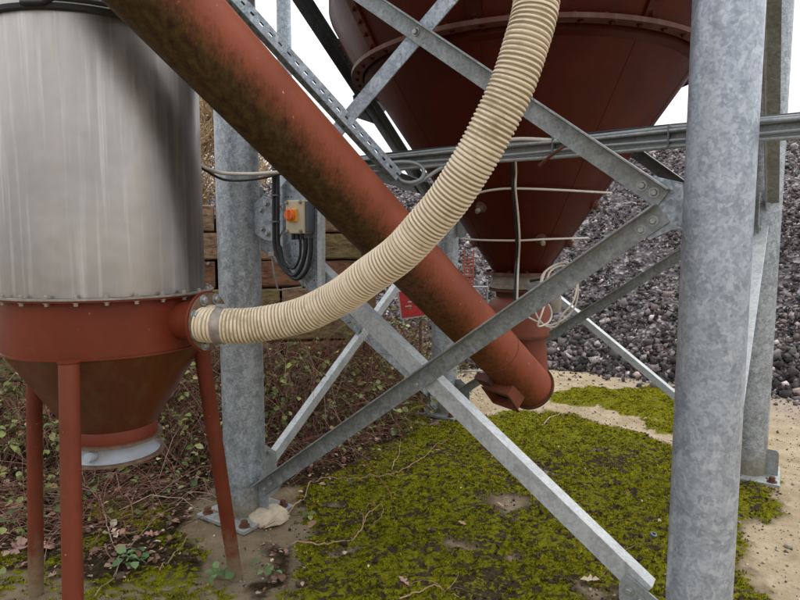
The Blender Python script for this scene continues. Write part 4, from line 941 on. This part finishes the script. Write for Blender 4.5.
# conspicuous single leaves
LEAFV = np.array([(0, 0, 0), (.25, .22, .05), (.35, .12, .02), (.55, .36, .08), (.65, .16, .02), (.85, .2, .06), (1.05, 0, -.03), (.85, -.2, .05), (.65, -.16, .0), (.55, -.36, .1), (.35, -.12, .02), (.25, -.22, .06), (.5, 0, -.04)])
LEAFF = np.array([(i, (i + 1) % 12, 12) for i in range(12)])
lm = [fast_mesh('dead_leaf', LEAFV - [.5, 0, 0], LEAFF, FOLI, np.repeat([c_], 12, 0)) for c_ in ((.46, .25, .19), (.50, .31, .22), (.34, .2, .17), (.55, .43, .33))]
LEAFL = ['largest pinkish dead leaf left of the rear left hopper leg', 'dead leaf at the very left edge above the moss', 'curled dead leaf low between the left edge and the rear left leg', 'dead leaf touching the left side of the rear left hopper leg',
         'dead leaf in the gap between the two left hopper legs, lower one', 'topmost dead leaf at the left edge beside the bramble', 'small dead leaf at the foot of the two left hopper legs', 'pale dead leaf below the hopper outlet',
         'dead leaf right of the pale one below the hopper outlet', 'pale leaf high on the bank beside the right hopper leg', 'dead leaf in the gap between the two left hopper legs, upper one', 'small leaf directly under the hopper outlet ring',
         'small dead leaf at the top edge of the moss by the crossing braces', 'dead leaf in the middle of the moss under the pale brace', 'dead leaf at the bottom edge of the picture beside the vine arc', 'dead leaf below the hooked tan vine',
         'dead leaf just left of the pale brace', 'dead leaf just right of the pale brace', 'tiny pale leaf by the upper end of the long vine', 'large pale lobed leaf near the foot of the pale brace', 'small dead leaf left of the lower half of the pale brace',
         'small dead leaf between the two left hopper legs near the bramble', 'small dead leaf by the bent stem under the hopper outlet', 'small dead leaf on the mossy edge left of the rear left leg']
rs = np.random.RandomState(4)
for i, (x_, y_, s_) in enumerate([(14, 508, .13), (5, 520, .11), (18, 548, .12), (30, 540, .10), (46, 546, .12), (8, 488, .10), (52, 578, .07), (115, 533, .08), (152, 536, .08), (186, 428, .07), (62, 526, .08), (100, 470, .06),
                                  (438, 452, .05), (520, 470, .05), (404, 583, .07), (345, 556, .05), (462, 523, .05), (560, 500, .05), (366, 443, .03), (590, 582, .09), (500, 505, .06), (74, 512, .07), (132, 500, .06), (34, 560, .07)]):
    p = gnd(x_, y_); o = link('dead_leaf', lm[i % 4], (p[0], p[1], float(gheight(np.array([p[0]]), np.array([p[1]]))[0]) + .02), rot=(rs.uniform(-.4, .4), rs.uniform(-.4, .4), rs.uniform(0, 6.2)))
    o.scale = (s_,) * 3
    tag(o, LEAFL[i], 'leaf', 'larger dead leaves around the hopper legs' if x_ < 250 else 'single dead leaves on the moss')

# moss tufts
rs = np.random.RandomState(21); n = 190000
x = rs.uniform(-2.6, 3.8, n); y = 1.9 + rs.uniform(0, 1, n) ** 1.0 * 5.0
mo, so, gr = cover(x, y); pn = fbm(x * 38 / 1.9, y * 38 / 1.9, 41, 3); k = (mo > .38) & (rs.rand(n) < mo) & (fbm(x * 9, y * 9, 83) > .40); x, y, mo = x[k], y[k], mo[k]
n = len(x); nb = 3; az = rs.uniform(0, 6.28, (n, nb)); h = rs.uniform(.005, .013, n); lean = rs.uniform(.2, .9, (n, nb))
P = np.stack([x, y, gheight(x, y) - .001], 1)
tipo = np.stack([np.cos(az) * lean * h[:, None], np.sin(az) * lean * h[:, None], np.repeat(h[:, None], nb, 1)], -1)
wv = np.stack([-np.sin(az), np.cos(az), 0 * az], -1) * .0035
b0 = P[:, None] + rs.normal(size=(n, nb, 3)) * [.005, .005, 0]
V = np.stack([b0 - wv, b0 + wv, b0 + tipo], 2).reshape(-1, 3); F = np.arange(n * nb * 3).reshape(-1, 3)
tone = np.clip((fbm(x * 30, y * 42, 87, 3) - .36) * 3.2, 0, 1) * np.clip(.30 + fbm(x * 1.7, y * 1.7, 88) * 1.1 + (y - 3.6) * .16, .25, 1.15); tone = tone[:, None]; c = (1 - tone) * np.array([.044, .048, .003]) + tone * np.array([.46, .415, .010]); c = c * rs.uniform(.6, 1.25, (n, 1))
obj_fast('moss', V, F, MOSSM, np.repeat(c, nb, 0), label='bright yellow green moss carpeting the ground under the silo', cat='moss', kind='stuff')
# soil crumbs on the moss and the sand, grit
rs = np.random.RandomState(22)
def crumbs(n, cond, sz, pal, name, label, seed, box=(-2.8, 4.2, 1.7, 7.0)):
    rs = np.random.RandomState(seed); x, y = scatter(n, cond, *box, rs); s = np.exp(rs.normal(math.log(sz), .45, len(x)))
    V, F = stones(np.stack([x, y, gheight(x, y) + s * .3], 1), s, rs, OCT, OCF, .7); pal = np.array(pal)
    c = pal[rs.randint(len(pal), size=len(x))] * rs.uniform(.6, 1.3, (len(x), 1)); obj_fast(name, V, F, STONE, np.repeat(c, 8, 0), label=label, cat='soil' if 'crumb' in name else 'gravel', kind='stuff')
crumbs(26000, lambda x, y: (poly_sd((x, y), MOSS_P[0]) > 0) & (cover(x, y)[0] < .60 + _r.rand(len(x)) * .2), .006, [(.07, .045, .03), (.04, .028, .02), (.11, .07, .045)], 'soil_crumbs', 'dark soil crumbs breaking through the moss', 23)
crumbs(15000, lambda x, y: (cover(x, y)[0] < .2) & (cover(x, y)[1] < .7), .005, [(.4, .33, .25), (.2, .15, .11), (.1, .08, .07), (.5, .45, .38)], 'grit', 'fine grit scattered over the sandy ground', 24)
crumbs(7000, lambda x, y: (y > 6.6 + _r.rand(len(x)) ** .5 * .9 - np.clip(x - 2.3, 0, 3) * .85), .016, [(.10, .085, .08), (.2, .17, .16), (.05, .045, .045), (.36, .31, .28)], 'small_stones', 'small stones rolled out from the foot of the heap', 25, (.3, 6, 4.5, 8.0))

# vines and twigs on the ground
def vine(px, r, col, label, seed, name='dry_vine', lift=.012):
    rs = np.random.RandomState(seed); pts = cat([gnd(*p) for p in px], 10); pts = np.array(pts); pts[:, :2] += np.cumsum(rs.normal(size=(len(pts), 2)) * .0016, 0)
    pts[:, 2] = gheight(pts[:, 0], pts[:, 1]) + lift + .006 * np.sin(np.arange(len(pts)) * .5); rr = r * .68 * np.linspace(1, .3, len(pts)) * (1 + .45 * (rs.rand(len(pts)) - .5)); pts[:, 2] -= .012 * (vnoise(np.arange(len(pts)) * .13, np.zeros(len(pts)), seed) > .6)
    V, F, fn = tube_batch(pts[None], rr[None], 6)
    for q in range(3):                                  # side shoots
        i = rs.randint(len(pts) // 4, len(pts) - 2); a_ = rs.uniform(0, 6.28); L_ = rs.uniform(.06, .2); t_ = np.linspace(0, 1, 6)
        sp = pts[i] + np.stack([np.cos(a_ + t_ * .8) * L_ * t_, np.sin(a_ + t_ * .8) * L_ * t_, .01 + .03 * np.sin(t_ * 3)], 1); V2, F2, _ = tube_batch(sp[None], (rr[i] * .6 * (1 - .7 * t_))[None], 6)
        F = np.concatenate([F, F2 + len(V)]); V = np.concatenate([V, V2])
    obj_fast(name, V, F, TWIGM, np.repeat([col], len(F), 0) * rs.uniform(.75, 1.1, (len(F), 1)), label=label, cat='vine')
tan = (.42, .27, .16); redb = (.27, .13, .09)
vine([(262, 528), (285, 515), (302, 500), (312, 484), (330, 479), (365, 478), (395, 474), (420, 462), (440, 446), (458, 432)], .0075, tan, 'long tan vine running over the moss from the left post base', 51, lift=.02)
vine([(292, 544), (318, 546), (345, 540), (358, 532), (364, 518), (374, 508), (380, 508), (379, 520), (370, 528)], .0065, tan, 'tan vine ending in a hook shape on the moss', 52, lift=.02)
vine([(392, 468), (398, 455), (400, 440), (398, 425)], .006, tan, 'short upright tan twig at the edge of the moss behind the braces', 53)
vine([(400, 600), (425, 590), (445, 590), (462, 598)], .006, tan, 'tan vine arc at the bottom edge of the moss', 54)
vine([(560, 516), (595, 520), (635, 522), (662, 520)], .006, (.25, .14, .09), 'thin brown twig on the moss left of the near right post', 55)
vine([(100, 500), (105, 520), (112, 538), (124, 553), (150, 528), (178, 505), (200, 482)], .0065, (.36, .25, .2), 'bent grey brown stem under the hopper outlet', 56, lift=.03)
vine([(160, 575), (172, 560), (190, 540), (215, 525), (235, 522)], .005, (.33, .23, .15), 'thin twig crossing the sand left of the left post base', 57, lift=.03)
vine([(205, 515), (232, 520), (248, 528), (262, 536), (285, 520)], .0055, redb, 'reddish vine lying over the left base plate', 58, lift=.05)
vine([(395, 505), (370, 460), (355, 440), (350, 425)], .004, redb, 'thin red stem creeping from the bramble over the moss', 59)
vine([(542, 424), (558, 413), (578, 408), (600, 412)], .006, (.5, .4, .28), 'pale twig on the moss near the auger mouth', 60)
vine([(600, 575), (640, 545), (700, 560)], .005, (.2, .13, .08), 'dark twig on the moss beside the near post', 61)
vine([(95, 600), (118, 572), (122, 556), (135, 548)], .005, (.35, .26, .18), 'pale bent twig beside the front hopper leg', 62, lift=.02)
nt = MB().lathe([(.010, 0), (.018, .002), (.018, .014), (.010, .016), (.010, 0)], gnd(653, 538) + Z * .012, unit([.2, -.3, 1]), 16).build('pipe_nut', GREYBOX, smooth=40, label='small dark ring lying on the moss left of the near post', cat='nut')

# bare trees behind the heap on the left
def bare_tree(x, y, H, seed, label, tw=900):
    rs = np.random.RandomState(seed); e = empty('bare_tree', (x, y, 0), label, 'tree')
    k = 8; t = np.linspace(0, 1, k); tr = np.zeros((1, k, 3)); tr[0, :, 0] = x + np.cumsum(rs.normal(0, .05, k)); tr[0, :, 1] = y + np.cumsum(rs.normal(0, .05, k)); tr[0, :, 2] = t * H
    V, F, fn = tube_batch(tr, (.11 * (1 - .8 * t))[None], 10); obj_fast('trunk', V, F, TWIGM, np.repeat([(.35, .27, .19)], len(F), 0), e)
    def kids(par, n, L, up, s0=.2):
        i = rs.randint(len(par), size=n); f = rs.uniform(s0, 1, n) * (par.shape[1] - 1); j = f.astype(int).clip(0, par.shape[1] - 2); o = par[i, j] + (par[i, j + 1] - par[i, j]) * (f - j)[:, None]
        az = rs.uniform(0, 6.28, n); d = np.stack([np.cos(az), np.sin(az), rs.uniform(up * .5, up * 1.6, n)], 1); d /= np.linalg.norm(d, axis=1)[:, None]
        l = L * rs.uniform(.4, 1.2, n); kk = 5; tt = np.linspace(0, 1, kk); P = o[:, None] + d[:, None] * (l[:, None] * tt)[..., None]; P += np.cumsum(rs.normal(size=P.shape) * .04 * L / 1.5, 1); P[..., 2] += (tt ** 2)[None] * l[:, None] * .25
        return P
    B = kids(tr, 34, 1.7, .9); T = kids(B, 300, .8, .8, .1); T2 = kids(T, tw * 3, .45, .8, .1)
    for nm, P, r0, c_ in (('limbs', B, .03, (.35, .26, .18)), ('branches', T, .012, (.46, .33, .21)), ('twigs', T2, .0065, (.62, .45, .28))):
        V, F, fn = tube_batch(P, np.linspace(r0, r0 * .3, P.shape[1])[None].repeat(len(P), 0), 4); o = obj_fast(nm, V, F, TWIGM, np.repeat(np.array([c_]) * rs.uniform(.7, 1.2, (len(P), 1)), fn, 0), e); o['kind'] = 'stuff'
    Q = T2[:, -1] + rs.normal(size=(len(T2), 3)) * .05; V, F, fn = leaves_at(Q, .06 * rs.uniform(.6, 1.4, len(Q)), rs); o = obj_fast('dry_leaves', V, F, FOLI, np.repeat(np.array([(.50, .34, .18)]) * rs.uniform(.7, 1.3, (len(Q), 1)), fn, 0), e); o['kind'] = 'stuff'
bare_tree(-4.45, 13.8, 4.4, 1, 'tan twiggy bare tree seen between the hopper and the left post', 1500)
bare_tree(-3.7, 14.6, 4.2, 2, 'shorter tan bare tree showing just right of the left post')
bare_tree(-7.6, 16.5, 4.6, 3, 'tan bare tree hidden mostly behind the stainless hopper', 600)
